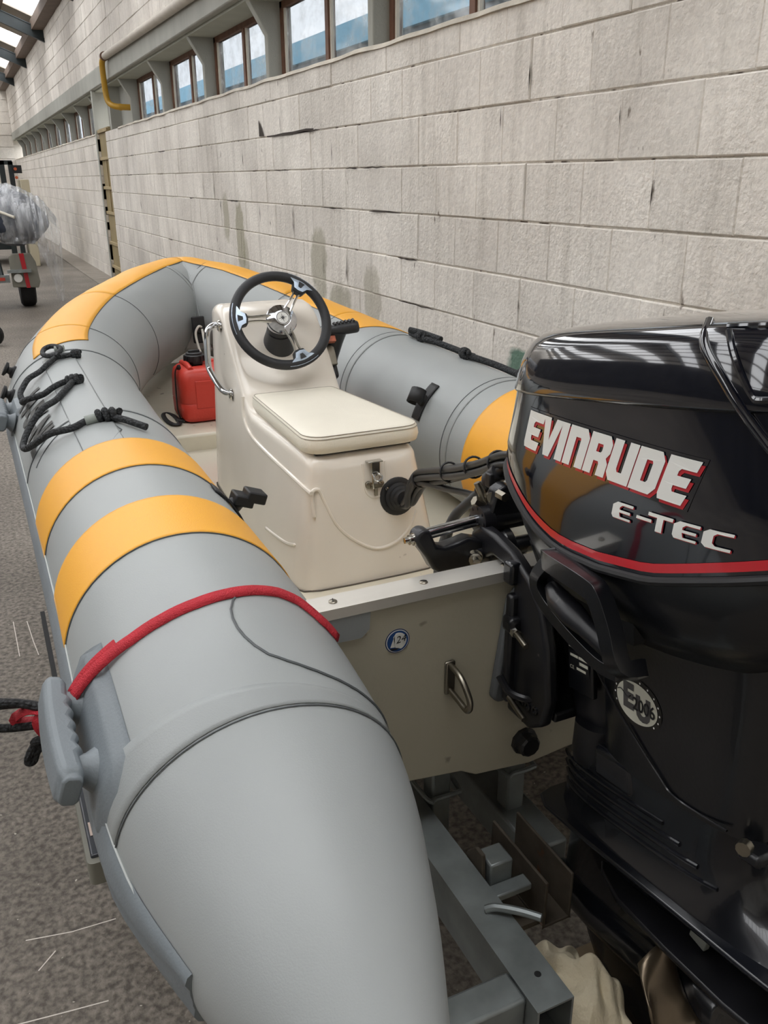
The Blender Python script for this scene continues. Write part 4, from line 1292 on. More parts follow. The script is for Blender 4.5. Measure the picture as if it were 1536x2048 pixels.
# ================================================================ OUTBOARD MOTOR
M_COWL = mat('midnight_black_gloss', (10, 13, 23), 0.10, var=0.1, vscale=3, coat=1.0, spec=0.5)
M_SATIN = mat('satin_black', (17, 18, 22), 0.28, var=0.2, vscale=10, coat=0.3, bump=0.03, bscale=150)
M_WORN = mat('worn_black_metal', (24, 24, 28), 0.36, var=0.35, vscale=14, rvar=0.12, speck=((92, 88, 84), 0.74, 40))
M_LOWER = mat('lower_unit_black', (18, 20, 26), 0.24, var=0.3, vscale=8, rvar=0.12, coat=0.4, speck=((74, 72, 70), 0.76, 60))
M_REDS = mat('red_stripe', (196, 34, 46), 0.3, coat=0.6)
M_REDD = mat('red_decal', (176, 28, 40), 0.35, coat=0.4)
M_WHITED = mat('white_decal', (230, 229, 224), 0.35, coat=0.4)
M_PROP = mat('bronzed_propeller', (116, 104, 88), 0.3, metal=0.8, var=0.2)
M_ANODE = mat('zinc_anode', (150, 152, 146), 0.6, metal=0.3, var=0.15, vscale=30)
TILT = math.radians(-9.0)
PIV = Vector((0.95, 1.29, 0.965))
mot = thing('outboard_motor', 'large black outboard motor with red stripe and white lettering clamped to the transom', 'outboard motor', PIV, Matrix.Rotation(TILT, 3, 'X'))
ZB = [(-0.045, 0.215), (-0.09, 0.197), (-0.138, 0.172), (-0.217, 0.124), (-0.285, 0.098), (-0.373, 0.088), (-0.503, 0.096), (-0.698, 0.142), (-0.80, 0.168)]
def interp(tab, x):
    tab = sorted(tab)
    if x <= tab[0][0]: return tab[0][1]
    for a, b in zip(tab[:-1], tab[1:]):
        if x <= b[0]:
            f = (x - a[0]) / (b[0] - a[0])
            f2 = f
            return a[1] + (b[1] - a[1]) * f2
    return tab[-1][1]
def zb(y):
    return sum(interp(ZB, y + d) for d in (-0.02, -0.01, 0, 0.01, 0.02)) / 5
ZS = 0.335
NEX = 3.4
LEV = [(-1.0, 0.150, -0.15, -0.66), (0.0, 0.170, -0.045, -0.745), (0.06, 0.172, -0.046, -0.745), (0.18, 0.174, -0.052, -0.742), (0.335, 0.166, -0.085, -0.722), (0.345, 0.166, -0.088, -0.72), (0.39, 0.158, -0.105, -0.706), (0.412, 0.150, -0.122, -0.70), (0.422, 0.140, -0.142, -0.69), (0.428, 0.126, -0.17, -0.675), (0.434, 0.09, -0.26, -0.62), (0.438, 0.03, -0.38, -0.50)]
def lev(z, i):
    return interp([(l[0], l[i]) for l in LEV], z)
def outline(b, yf, ya, N=72, n=NEX):
    yc, a = (yf + ya) / 2, (yf - ya) / 2
    res = []
    for k in range(N):
        p = 2 * math.pi * k / N
        c, s = math.cos(p), math.sin(p)
        res.append((math.copysign(abs(c) ** (2 / n), c) * b, yc + math.copysign(abs(s) ** (2 / n), s) * a))
    return res
def cowl_x(y, z, off=0.0):
    b, yf, ya = lev(z, 1), lev(z, 2), lev(z, 3)
    yc, a = (yf + ya) / 2, (yf - ya) / 2
    u = min(0.999, abs((y - yc) / a))
    return -(b * (1 - u ** NEX) ** (1 / NEX)) - off
def loc_build(mb, name, m, parent=None, **k):
    return mb.build(name, m, parent or mot, local=True, **k)

# side cowl: red-striped lower edge up to the cap joint
mb = MB(); rings = []
for i in range(13):
    t = i / 12
    zz = 0.10 + (ZS - 0.10) * t
    ol = outline(lev(zz, 1), lev(zz, 2), lev(zz, 3))
    rings.append([Vector((x, y, zb(y) + (ZS - zb(y)) * t)) for x, y in ol])
mb.loft(rings)
side = loc_build(mb, 'side_cowl', M_COWL, ang=60)
# top cap, slightly proud
mb = MB(); rings = []
for (z, g) in ((0.330, 0.0005), (0.331, 0.0035), (0.335, 0.005), (0.36, 0.004), (0.38, 0.003), (0.395, 0.002), (0.408, 0.001), (0.416, 0), (0.422, 0), (0.426, 0), (0.430, 0), (0.434, 0), (0.438, 0)):
    ol = outline(lev(z, 1) + g, lev(z, 2) + g, lev(z, 3) - g)
    rings.append([Vector((x, y, z + 0.006 * max(0, min(1, (-y - 0.2) / 0.35)) * max(0, (z - 0.36) / 0.08))) for x, y in ol])
mb.loft(rings)
cap_ = loc_build(mb, 'top_cap', M_COWL, ang=60)
# raised ridge sweeping from the crown down the rear quarter, and the framed air scoop
def on_cowl(y, z, off):
    return Vector((cowl_x(y, z, off), y, z + 0.006 * max(0, min(1, (-y - 0.2) / 0.35)) * max(0, (z - 0.36) / 0.08)))
P = cr([on_cowl(*p) for p in ((-0.545, 0.430, 0.0), (-0.575, 0.405, 0.002), (-0.612, 0.365, 0.004), (-0.640, 0.330, 0.004), (-0.668, 0.292, 0.003), (-0.70, 0.245, 0.002), (-0.72, 0.205, 0.0))], 6)
loc_build(MB().tube(P, 0.0065, 10), 'rear_ridge', M_COWL, cap_)
P = cr([on_cowl(*p) for p in ((-0.598, 0.420, 0.002), (-0.62, 0.390, 0.004), (-0.645, 0.352, 0.004), (-0.66, 0.345, 0.004), (-0.70, 0.350, 0.004))], 6)
loc_build(MB().tube(P, 0.0045, 8), 'scoop_edge', M_COWL, cap_)
P = cr([on_cowl(*p) for p in ((-0.59, 0.424, 0.0), (-0.64, 0.424, 0.002), (-0.69, 0.420, 0.002))], 6)
loc_build(MB().tube(P, 0.0045, 8), 'scoop_edge', M_COWL, cap_)
# rubber seal and red stripe following the lower edge (port, front and starboard)
def edge_pts(dz, off, N=120):
    ol = outline(lev(0.10, 1) + off, lev(0.10, 2) + off, lev(0.10, 3) - off, N)
    return [Vector((x, y, zb(y) + dz)) for x, y in ol]
a, b = edge_pts(0.008, 0.0014), edge_pts(0.021, 0.0014)
g = MB(); n = len(a); g.add(a + b, [(i, (i + 1) % n, n + (i + 1) % n, n + i) for i in range(n)])
loc_build(g, 'red_stripe', M_REDS, side)
loc_build(MB().tube(edge_pts(-0.004, 0.002), 0.0065, 8, closed=True), 'rubber_seal', M_BLK, side)
loc_build(MB().tube([q for q in [Vector((x * 1.004, y, ZS - 0.0035)) for x, y in outline(0.1665, -0.0845, -0.7225, 96)]], 0.0022, 6, closed=True), 'cap_joint', M_BLK, side)

# ---- lettering on the port side ---------------------------------
def cham(p, c):
    return p
LET = {
 'E': ([[(0.12, 0), (0.92, 0), (0.98, 0.24), (0.50, 0.24), (0.46, 0.30), (0.46, 0.38), (0.88, 0.38), (0.92, 0.60), (0.48, 0.60), (0.48, 0.70), (0.54, 0.76), (1.0, 0.76), (1.04, 1), (0.06, 1), (0.06, 0.12)]], 1.0),
 'V': ([[(0.34, 0), (0.66, 0), (1.02, 1), (0.66, 1), (0.48, 0.42), (0.36, 1), (0.0, 1)]], 0.98),
 'I': ([[(0, 0), (0.36, 0), (0.36, 1), (0, 1)]], 0.42),
 'N': ([[(0, 0), (0.36, 0), (0.36, 0.74), (0.58, 0.74), (0.60, 0.70), (0.60, 0), (0.96, 0), (0.96, 0.80), (0.78, 1), (0, 1)]], 1.0),
 'R': ([[(0, 0), (0.36, 0), (0.36, 0.34), (0.56, 0.34), (0.60, 0.28), (0.60, 0), (0.96, 0), (0.96, 0.34), (0.84, 0.46), (0.96, 0.60), (0.96, 0.82), (0.80, 1), (0, 1)], [(0.36, 0.56), (0.36, 0.76), (0.58, 0.76), (0.60, 0.72), (0.60, 0.60), (0.56, 0.56)]], 1.0),
 'U': ([[(0.16, 0), (0.96, 0), (0.96, 1), (0.60, 1), (0.60, 0.25), (0.42, 0.25), (0.36, 0.32), (0.36, 1), (0, 1), (0, 0.18)]], 1.0),
 'D': ([[(0, 0), (0.78, 0), (0.96, 0.18), (0.96, 0.82), (0.80, 1), (0, 1)], [(0.36, 0.25), (0.36, 0.75), (0.56, 0.75), (0.60, 0.70), (0.60, 0.30), (0.55, 0.25)]], 1.0),
}
def cowl_map(u, v, off, org, slope, shear):
    """u along (aft), v up; org=(y,z)"""
    y = org[0] - u - shear * v
    z = org[1] + v - slope * u
    return Vector((cowl_x(y, z, off), y, z))
def put_word(word, org, length, height, slope, shear, off, du=0.0, dv=0.0, grow=0.0):
    tot = sum(LET[c][1] for c in word)
    k = length / tot
    mbx = MB(); u0 = 0.0
    for c in word:
        loops, adv = LET[c]
        ls = [subdiv_loop([(u0 + p[0] * k + du, p[1] * height + dv) for p in l], 0.008) for l in loops]
        flat, tris = poly_faces(ls)
        mbx.add([cowl_map(p[0], p[1], off, org, slope, shear) for p in flat], [tuple(t) for t in tris])
        u0 += adv * k
    return mbx
WORD = 'EVINRUDE'
ORG, LEN_, HGT, SLP, SHR = (-0.192, 0.2465), 0.372, 0.060, 0.105, 0.42
# black keyline plate, red shadow, white letters
kl = subdiv_loop([(-0.006, -0.006), (LEN_ + 0.004, -0.010), (LEN_ + 0.010, HGT + 0.003), (0.004, HGT + 0.005)], 0.015)
g = MB()
for i in range(24):
    u0 = -0.006 + (LEN_ + 0.014) * i / 24; u1 = -0.006 + (LEN_ + 0.014) * (i + 1) / 24
    q = [cowl_map(u, v, 0.0012, ORG, SLP, SHR) for u, v in ((u0, -0.006), (u1, -0.006), (u1, HGT + 0.004), (u0, HGT + 0.004))]
    g.add(q, [(0, 1, 2, 3)])
loc_build(g, 'decal_backing', M_COWL, side)
loc_build(put_word(WORD, ORG, LEN_, HGT, SLP, SHR, 0.0020, 0.0052, -0.0042), 'lettering_shadow', M_REDD, side, smooth=False)
loc_build(put_word(WORD, ORG, LEN_, HGT, SLP, SHR, 0.0028), 'lettering', M_WHITED, side, smooth=False)
# E-TEC, wide flat letters
def bar(pts): return [pts]
S5 = {
 'E': [[(0.10, 0), (0.9, 0), (0.9, 0.14), (0.42, 0.14), (0.36, 0.40), (0.86, 0.40), (0.86, 0.56), (0.36, 0.56), (0.36, 0.70), (0.46, 0.84), (0.95, 0.84), (0.95, 1), (0.22, 1), (0.02, 0.78), (0.02, 0.16)]],
 '-': [[(0.1, 0.42), (0.75, 0.42), (0.75, 0.60), (0.1, 0.60)]],
 'T': [[(0.40, 0), (0.66, 0), (0.66, 0.80), (1.02, 0.80), (1.02, 1), (0.02, 1), (0.02, 0.80), (0.40, 0.80)]],
 'C': [[(0.16, 0), (0.95, 0), (0.95, 0.16), (0.46, 0.16), (0.36, 0.30), (0.36, 0.70), (0.46, 0.84), (0.95, 0.84), (0.95, 1), (0.2, 1), (0.02, 0.8), (0.02, 0.18)]],
}
def put_etec(off, du, dv, org, length, height, slope, shear):
    adv = {'E': 1.05, '-': 0.55, 'T': 1.05, 'C': 1.0}
    w = 'E-TEC'; tot = sum(adv[c] for c in w); k = length / tot
    mbx = MB(); u0 = 0
    for c in w:
        ls = [subdiv_loop([(u0 + p[0] * k + du, p[1] * height + dv) for p in l], 0.008) for l in S5[c]]
        flat, tris = poly_faces(ls)
        mbx.add([cowl_map(p[0], p[1], off, org, slope, shear) for p in flat], [tuple(t) for t in tris])
        u0 += adv[c] * k
    return mbx
EO = (-0.430, 0.1715)
loc_build(put_etec(0.0018, 0.0014, -0.0012, EO, 0.205, 0.024, 0.060, 0.25), 'model_shadow', M_REDD, side, smooth=False)
loc_build(put_etec(0.0026, 0, 0, EO, 0.205, 0.024, 0.060, 0.25), 'model_lettering', M_WHITED, side, smooth=False)

# ---- lower pan ---------------------------------------------------
mb = MB(); rings = []
for (t, kb, df, da) in ((0.0, 0.167, -0.048, -0.74), (0.12, 0.166, -0.050, -0.738), (0.35, 0.160, -0.075, -0.725), (0.6, 0.148, -0.11, -0.70), (0.8, 0.130, -0.18, -0.67), (1.0, 0.105, -0.21, -0.64)):
    ol = outline(kb, df, da)
    def z0(y): return zb(y) - 0.006
    rings.append([Vector((x, y, z0(y) + ((-0.045 + 0.10 * max(0, -y - 0.45) + 0.22 * max(0, y + 0.26)) - z0(y)) * t)) for x, y in ol])
mb.loft(rings)
pan_ = loc_build(mb, 'lower_pan', M_SATIN, ang=60)
# tilt handle: framed loop with a grip, on the port side
def lp(x, y, z): return Vector((x, y, z))
fr = MB()
def slab(a, b, w, t):
    """flat bar from a to b"""
    fr.tube([a, b], w, 4, flat=t, up=(1, 0, 0))
F_ = cr([lp(-0.150, -0.285, 0.072), lp(-0.182, -0.292, 0.078), lp(-0.192, -0.31, 0.078), lp(-0.194, -0.40, 0.064), lp(-0.193, -0.422, 0.052), lp(-0.190, -0.440, 0.010), lp(-0.186, -0.456, -0.045), lp(-0.150, -0.462, -0.058)], 4)
fr.tube(F_, 0.0215, 4, flat=0.85, up=(1, 0, 0), ph=math.pi / 4)
fr.tube(cr([lp(-0.178, -0.288, 0.075), lp(-0.187, -0.262, 0.04), lp(-0.184, -0.268, 0.008), lp(-0.180, -0.32, -0.028), lp(-0.178, -0.40, -0.060), lp(-0.178, -0.45, -0.062)], 4), 0.015, 4, up=(1, 0, 0), ph=math.pi / 4)
hf = loc_build(fr, 'handle_frame', M_SATIN, bevel=0.004, ang=50)
loc_build(MB().tube([lp(-0.176, -0.282, 0.026), lp(-0.184, -0.31, 0.014), lp(-0.186, -0.35, 0.0), lp(-0.184, -0.38, -0.012), lp(-0.178, -0.432, -0.034)], [0.012, 0.020, 0.021, 0.016, 0.016], 12), 'grip', M_WORN, hf)
loc_build(MB().box((-0.135, -0.36, 0.015), (0.02, 0.16, 0.09)), 'recess', M_BLK, hf)

# ---- exhaust housing / leg cover --------------------------------
def leg(rs, N=48, n=4.0):
    return [[Vector((x, y, z)) for x, y in outline(b, yf, ya, N, n)] for (z, b, yf, ya) in rs]
mb = MB(); mb.loft(leg([(0.02, 0.105, -0.225, -0.66), (-0.05, 0.092, -0.240, -0.645), (-0.12, 0.084, -0.250, -0.63), (-0.20, 0.080, -0.250, -0.615), (-0.28, 0.078, -0.247, -0.60), (-0.305, 0.077, -0.247, -0.597)]))
cov = loc_build(mb, 'leg_cover', M_SATIN, ang=60)
# crease across the cover
P = [Vector((-0.0845, -0.262, -0.13)), Vector((-0.0835, -0.34, -0.205)), Vector((-0.0815, -0.42, -0.27)), Vector((-0.080, -0.46, -0.292)), Vector((-0.079, -0.56, -0.292))]
loc_build(MB().tube(cr(P, 6), 0.0022, 6), 'cover_crease', M_SATIN, cov)
# emissions sticker: oval, dotted border, EU and 2006
def leg_map(u, v, off):
    y = -0.372 - u * 0.86 - v * 0.06
    z = -0.166 - u * 0.02 + v
    b = interp([(-0.28, 0.078), (-0.20, 0.080), (-0.12, 0.084), (-0.05, 0.092)], z)
    yf, ya = -0.25, interp([(-0.28, -0.60), (-0.12, -0.63)], z)
    yc, a = (yf + ya) / 2, (yf - ya) / 2
    uu = min(0.999, abs((y - yc) / a))
    return Vector((-(b * (1 - uu ** 4) ** 0.25) - off, y, z))
def oval(rx, rz, off, N=48):
    g = MB(); pts = [leg_map(0, 0, off)]
    for r in (0.5, 1.0):
        pts += [leg_map(rx * r * math.cos(2 * math.pi * k / N), rz * r * math.sin(2 * math.pi * k / N), off) for k in range(N)]
    fs = [(0, 1 + k, 1 + (k + 1) % N) for k in range(N)] + [(1 + k, 1 + N + k, 1 + N + (k + 1) % N, 1 + (k + 1) % N) for k in range(N)]
    return g.add(pts, fs)
M_STBG = mat('sticker_grey', (196, 194, 180), 0.45)
M_STG = mat('sticker_dark_grey', (74, 72, 72), 0.45)
loc_build(oval(0.068, 0.0445, 0.0008), 'sticker_border', mat('sticker_black', (34, 32, 30), 0.45), cov, smooth=False)
loc_build(oval(0.0575, 0.036, 0.0016), 'sticker_field', M_STBG, cov, smooth=False)
g = MB()
for k in range(18):
    a = 2 * math.pi * k / 18
    if 200 < math.degrees(a) < 300: continue
    c = (0.0628 * math.cos(a), 0.0402 * math.sin(a))
    pts = [leg_map(c[0] + 0.0019 * math.cos(j * math.pi / 4), c[1] + 0.0019 * math.sin(j * math.pi / 4), 0.0016) for j in range(8)]
    g.add(pts, [tuple(range(8))])
loc_build(g, 'sticker_dots', M_WHITED, cov, smooth=False)
g = text_mb('E', lambda u, v: leg_map(-0.036 + u, -0.013 + v, 0.0022), 0.060, bold=0.06); loc_build(g, 'sticker_letter', M_STG, cov, smooth=False)
g = text_mb('U', lambda u, v: leg_map(0.000 + u, -0.024 + v, 0.0022), 0.056, bold=0.06); loc_build(g, 'sticker_letter', M_STG, cov, smooth=False)
g = text_mb('2006', lambda u, v: leg_map(-0.008 + u, -0.011 + v, 0.0029), 0.032, bold=0.015, width=0.060); loc_build(g, 'sticker_number', M_INK, cov, smooth=False)
P = [leg_map(-0.052 + 0.0042 * k, 0.009 + 0.004 * math.sin(k * 0.7), 0.003) for k in range(10)]
loc_build(MB().tube(P, 0.0008, 5), 'sticker_wave', M_INK, cov)

# ---- lower unit --------------------------------------------------
mb = MB(); mb.loft(leg([(-0.300, 0.074, -0.205, -0.590), (-0.33, 0.072, -0.170, -0.578), (-0.38, 0.070, -0.120, -0.572), (-0.43, 0.070, -0.108, -0.585), (-0.455, 0.074, -0.102, -0.64), (-0.475, 0.080, -0.098, -0.70), (-0.480, 0.082, -0.096, -0.72)], n=3.0))
neck = loc_build(mb, 'gearcase_neck', M_LOWER, ang=60)
for k in range(4):
    z = -0.372 - 0.020 * k
    y1 = -0.42 - 0.035 * k
    P = []
    for i in range(20):
        y = -0.128 - (-(y1) - 0.128) * i / 19
        yc, a = (-0.11 - 0.58) / 2, (0.58 - 0.11) / 2
        u = min(0.985, abs((y - yc) / a))
        P.append(Vector((-(0.070 * (1 - u ** 3.0) ** (1 / 3.0)) - 0.0005, y, z + 0.012 * (i / 19))))
    loc_build(MB().tube(P, 0.0042, 8), 'moulded_rib', M_LOWER, neck)
loc_build(MB().box((-0.066, -0.30, -0.325), (0.022, 0.10, 0.06)), 'cover_box', M_LOWER, neck, bevel=0.012, seg=3)
def plate(z, th, pts, name, m):
    g = MB(); g.prism([(p[0], p[1]) for p in pts] + [(-p[0], p[1]) for p in reversed(pts)], (0, 0, z), (1, 0, 0), (0, 1, 0), (0, 0, -th))
    return loc_build(g, name, m, bevel=0.004, ang=50)
plate(-0.478, 0.010, [(0.045, -0.072), (0.078, -0.082), (0.094, -0.12), (0.098, -0.25), (0.098, -0.45), (0.098, -0.62), (0.094, -0.73), (0.06, -0.76)], 'splash_plate', M_LOWER)
plate(-0.560, 0.012, [(0.02, -0.20), (0.055, -0.24), (0.085, -0.32), (0.098, -0.45), (0.105, -0.58), (0.100, -0.68), (0.05, -0.71)], 'cavitation_plate', M_WORN)
mb = MB()
mb.loft(leg([(-0.48, 0.060, -0.095, -0.62), (-0.52, 0.046, -0.092, -0.56), (-0.56, 0.040, -0.088, -0.50), (-0.62, 0.034, -0.075, -0.42), (-0.68, 0.030, -0.06, -0.40)], n=2.3))
loc_build(mb, 'strut', M_LOWER, ang=60)
g = MB(); g.lathe([(0.0, 0.0), (0.020, 0.012), (0.036, 0.04), (0.047, 0.09), (0.052, 0.16), (0.053, 0.25), (0.052, 0.34), (0.050, 0.37)], (0, -0.02, -0.705), (0, -1, 0), 32)
loc_build(g, 'gearcase_torpedo', M_LOWER, ang=60)
g = MB(); rr = []
for (z, yf, ya, w) in ((-0.74, -0.10, -0.38, 0.014), (-0.80, -0.125, -0.385, 0.010), (-0.88, -0.17, -0.385, 0.007), (-0.93, -0.21, -0.36, 0.004)):
    rr.append([Vector((x, y, z)) for x, y in outline(w, yf, ya, 20, 2.2)])
g.loft(rr); loc_build(g, 'skeg', M_LOWER, ang=50)
g = MB(); g.lathe([(0.049, 0), (0.050, 0.03), (0.046, 0.10), (0.043, 0.105), (0.03, 0.105)], (0, -0.392, -0.705), (0, -1, 0), 32)
pr = loc_build(g, 'propeller', M_LOWER, ang=40)
for k in range(3):
    g = MB(); a0 = math.radians(120 * k + 150)
    def blade(u, v):
        r = 0.045 + 0.105 * u
        half = (0.42 + 0.35 * math.sin(math.pi * min(1, u * 0.9 + 0.1))) * (1 - max(0, u - 0.75) * 2.6)
        a = a0 + (v - 0.5) * 2 * half
        y = -0.44 - (v - 0.5) * 0.085 * (1 - 0.35 * u)
        return Vector((r * math.cos(a), y, -0.705 + r * math.sin(a)))
    g.grid(blade, 10, 10)
    loc_build(g, 'blade', M_PROP, pr, solid=0.004)
loc_build(MB().box((-0.050, -0.485, -0.532), (0.012, 0.034, 0.036), Matrix.Rotation(0.3, 3, 'X')), 'anode', M_ANODE, bevel=0.002)
loc_build(MB().tube([(-0.072, -0.590, -0.30), (-0.085, -0.595, -0.30)], 0.011, 10), 'drain_bolt', M_STAIND)
# rear hinge lug by the cover foot
loc_build(MB().box((-0.062, -0.60, -0.312), (0.04, 0.04, 0.02)), 'cover_lug', M_WORN, bevel=0.006)

# ---- swivel bracket (tilts with the motor) ----------------------
mb = MB()
mb.loft(leg([(0.03, 0.070, -0.02, -0.24), (-0.05, 0.062, -0.06, -0.25), (-0.15, 0.055, -0.11, -0.255), (-0.25, 0.052, -0.14, -0.25), (-0.31, 0.050, -0.15, -0.25)], n=3))
sw = loc_build(mb, 'swivel_bracket', M_WORN, ang=60)
mb = MB(); mb.loft(leg([(-0.28, 0.07, -0.16, -0.27), (-0.34, 0.072, -0.15, -0.26), (-0.38, 0.06, -0.14, -0.26)], n=2.6))
loc_build(mb, 'lower_mount', M_WORN, sw, ang=60)
# maker's plates on the swivel side
def lab(y0, y1, z0, z1, m, name, par, x=-0.0735):
    return loc_build(MB().add([(x, y0, z0), (x, y1, z0), (x, y1, z1), (x, y0, z1)], [(0, 1, 2, 3)]), name, m, par, smooth=False)
loc_build(MB().box((-0.066, -0.212, -0.115), (0.012, 0.070, 0.20)), 'label_board', M_SATIN, sw, bevel=0.003)
lab(-0.184, -0.240, -0.082, -0.132, M_STBG, 'warning_label', sw)
for k in range(7):
    lab(-0.188, -0.236, -0.088 - 0.006 * k, -0.0905 - 0.006 * k, M_STG, 'label_print', sw, -0.0742)
lab(-0.184, -0.240, -0.138, -0.175, M_BLKP, 'serial_label', sw)
for (a, b, c, d) in ((-0.188, -0.21, -0.143, -0.148), (-0.212, -0.238, -0.143, -0.148), (-0.214, -0.238, -0.153, -0.159), (-0.206, -0.232, -0.165, -0.170)):
    lab(a, b, c, d, M_STBG, 'label_print', sw, -0.0742)
g = text_mb('CE', lambda u, v: Vector((-0.0742, -0.187 - u, -0.172 + v)), 0.010); loc_build(g, 'label_print', M_STBG, sw, smooth=False)

# ---- clamp brackets and steering gear (fixed to the transom; world coordinates)
def wbuild(mb_, name, m, parent=None, **k):
    return mb_.build(name, m, parent or mot, **k)
pdp = [(0.800, 0.700), (0.812, 0.688), (1.088, 0.688), (1.10, 0.700), (1.10, 0.915), (1.075, 0.938), (0.855, 0.938), (0.828, 0.905)]
wbuild(MB().prism(pdp, (0, 1.2295, 0), (1, 0, 0), (0, 0, 1), (0, -0.022, 0)), 'transom_pad', mat('grey_pad', (86, 88, 90), 0.6, var=0.1), bevel=0.006)
for sx, x0 in ((-1, 0.838), (1, 1.044)):
    g = MB()
    prof = [(1.206, 0.672), (1.206, 0.945), (1.215, 0.968), (1.285, 0.972), (1.312, 0.955), (1.345, 0.935), (1.365, 0.955), (1.362, 0.995), (1.33, 1.018), (1.28, 1.016), (1.22, 1.005), (1.16, 0.975), (1.115, 0.93), (1.09, 0.86), (1.075, 0.76), (1.09, 0.70), (1.13, 0.672)]
    g.prism(prof, (x0 - 0.009, 0, 0), (0, 1, 0), (0, 0, 1), (0.026, 0, 0))
    br = wbuild(g, 'clamp_bracket', M_WORN, bevel=0.008, seg=3, ang=50)
    xs = x0 - 0.012 if sx < 0 else x0 + 0.02
    # ribs, foot flange
    wbuild(MB().b6(xs - 0.012, xs + 0.018, 1.185, 1.206, 0.70, 0.93), 'bracket_flange', M_WORN, br, bevel=0.006)
    wbuild(MB().box((xs - 0.004, 1.19, 0.872), (0.030, 0.036, 0.034)), 'bolt_boss', M_WORN, br, bevel=0.010, seg=3)
    wbuild(MB().cyl((xs - 0.006, 1.20, 0.868), (xs - 0.010, 1.165, 0.862), 0.0095, n=6), 'bolt_nut', M_STAIN, br)
    wbuild(MB().cyl((xs - 0.010, 1.165, 0.862), (xs - 0.014, 1.128, 0.856), 0.0055, n=10), 'bolt', M_STAIND, br)
    wbuild(MB().cyl((xs - 0.004, 1.20, 0.715), (xs - 0.010, 1.125, 0.70), 0.0058, n=10), 'bolt', M_STAIND, br)
    if sx < 0:
        wbuild(MB().tube(cr([(xs - 0.03, 1.185, 0.768), (xs - 0.02, 1.165, 0.742), (xs + 0.0, 1.14, 0.735), (xs + 0.012, 1.12, 0.742)], 5), 0.0075, 8), 'tilt_pin', M_WORN, br)
        for k in range(4):
            wbuild(MB().lathe([(0.008, 0), (0.008, 0.004), (0.005, 0.004), (0.005, 0.001)], (x0 - 0.009, 1.175 - 0.022 * k, 0.718 + 0.003 * k), (-1, 0, 0), 12), 'pin_hole', M_SATIN, br)
    # thumb piece hooked over the cap
    wbuild(MB().box((x0 - 0.004, 1.205, 0.970), (0.040, 0.030, 0.044)), 'hook', M_SATIN, br, bevel=0.006)
wbuild(MB().b6(0.86, 1.04, 1.09, 1.19, 0.70, 0.72), 'bracket_tie', M_WORN, bevel=0.004)
# trim cylinder block between the brackets
wbuild(MB().tube([(0.95, 1.17, 0.72), (0.95, 1.13, 0.90)], 0.045, 16), 'trim_ram', M_SATIN)
# tilt tube
tt = MB(); tt.lathe([(0.020, 0), (0.020, 0.03), (0.026, 0.031), (0.026, 0.05), (0.019, 0.051), (0.019, 0.30)], (0.815, 1.33, 0.958), (1, 0, 0), 20)
wbuild(tt, 'tilt_tube', M_WORN, ang=30)
wbuild(MB().lathe([(0.038, 0), (0.042, 0.006), (0.042, 0.022), (0.03, 0.03)], (0.872, 1.33, 0.962), (1, 0, 0), 24), 'tilt_boss', M_SATIN, ang=30)
# steering ram
cy = MB(); cy.lathe([(0.026, 0), (0.030, 0.002), (0.030, 0.026), (0.027, 0.028), (0.027, 0.25)], (0.832, 1.345, 1.022), (1, 0.02, 0.0), 24)
ram = wbuild(cy, 'steering_ram', M_WORN, ang=30)
for k in range(8):
    a = 2 * math.pi * k / 8
    wbuild(MB().lathe([(0.003, 0), (0.003, 0.001)], (0.8315, 1.345 + 0.024 * math.cos(a), 1.022 + 0.024 * math.sin(a)), (-1, 0, 0), 8), 'ram_screw', M_BLK, ram)
wbuild(MB().cyl((0.70, 1.343, 1.013), (0.835, 1.345, 1.022), 0.0115, n=18), 'ram_rod', M_CHROME, ram)
wbuild(MB().prism([(0.846, 1.03), (0.862, 1.085), (0.880, 1.094), (0.896, 1.09), (0.965, 1.015), (0.955, 1.00), (0.86, 1.0)], (0, 1.322, 0), (1, 0, 0), (0, 0, 1), (0, 0.034, 0)), 'ram_plate', M_WORN, ram, bevel=0.005)
wbuild(MB().cyl((0.866, 1.300, 1.079), (0.866, 1.325, 1.079), 0.009, n=6), 'ram_bolt', M_STAIND, ram)
wbuild(MB().tube([(0.855, 1.35, 1.05), (0.846, 1.355, 1.075), (0.838, 1.36, 1.095)], [0.008, 0.008, 0.007], 10), 'hose_fitting', M_STAIND, ram)
wbuild(MB().tube([(0.848, 1.35, 1.05), (0.828, 1.352, 1.062)], 0.010, 6), 'hose_fitting', M_STAIND, ram)
wbuild(MB().tube(cr([(1.0, 1.34, 1.022), (1.05, 1.34, 1.02), (1.10, 1.34, 1.0)], 4), 0.010, 10), 'ram_rod', M_CHROME, ram)
# steering arm: cranked link from the rod end to the tilt tube
arm = MB()
ap = [(0.688, 1.027), (0.700, 1.034), (0.716, 1.030), (0.722, 1.014), (0.730, 0.996), (0.748, 0.990), (0.775, 0.994), (0.800, 1.000), (0.825, 0.992), (0.842, 0.975), (0.845, 0.950), (0.830, 0.932), (0.806, 0.928), (0.780, 0.937), (0.735, 0.937), (0.722, 0.948), (0.708, 0.975), (0.692, 0.998), (0.684, 1.012)]
arm.prism(ap, (0, 1.318, 0), (1, 0, 0), (0, 0, 1), (0, 0.036, 0))
arm_ = wbuild(arm, 'steering_link', M_WORN, bevel=0.007, seg=3, ang=50)
wbuild(MB().lathe([(0.013, 0), (0.013, 0.004), (0.010, 0.004), (0.010, 0.012), (0.006, 0.012), (0.006, 0.022), (0, 0.023)], (0.690, 1.336, 1.012), (-1, 0, 0.0), 12), 'link_bolt', M_STAIN, arm_)
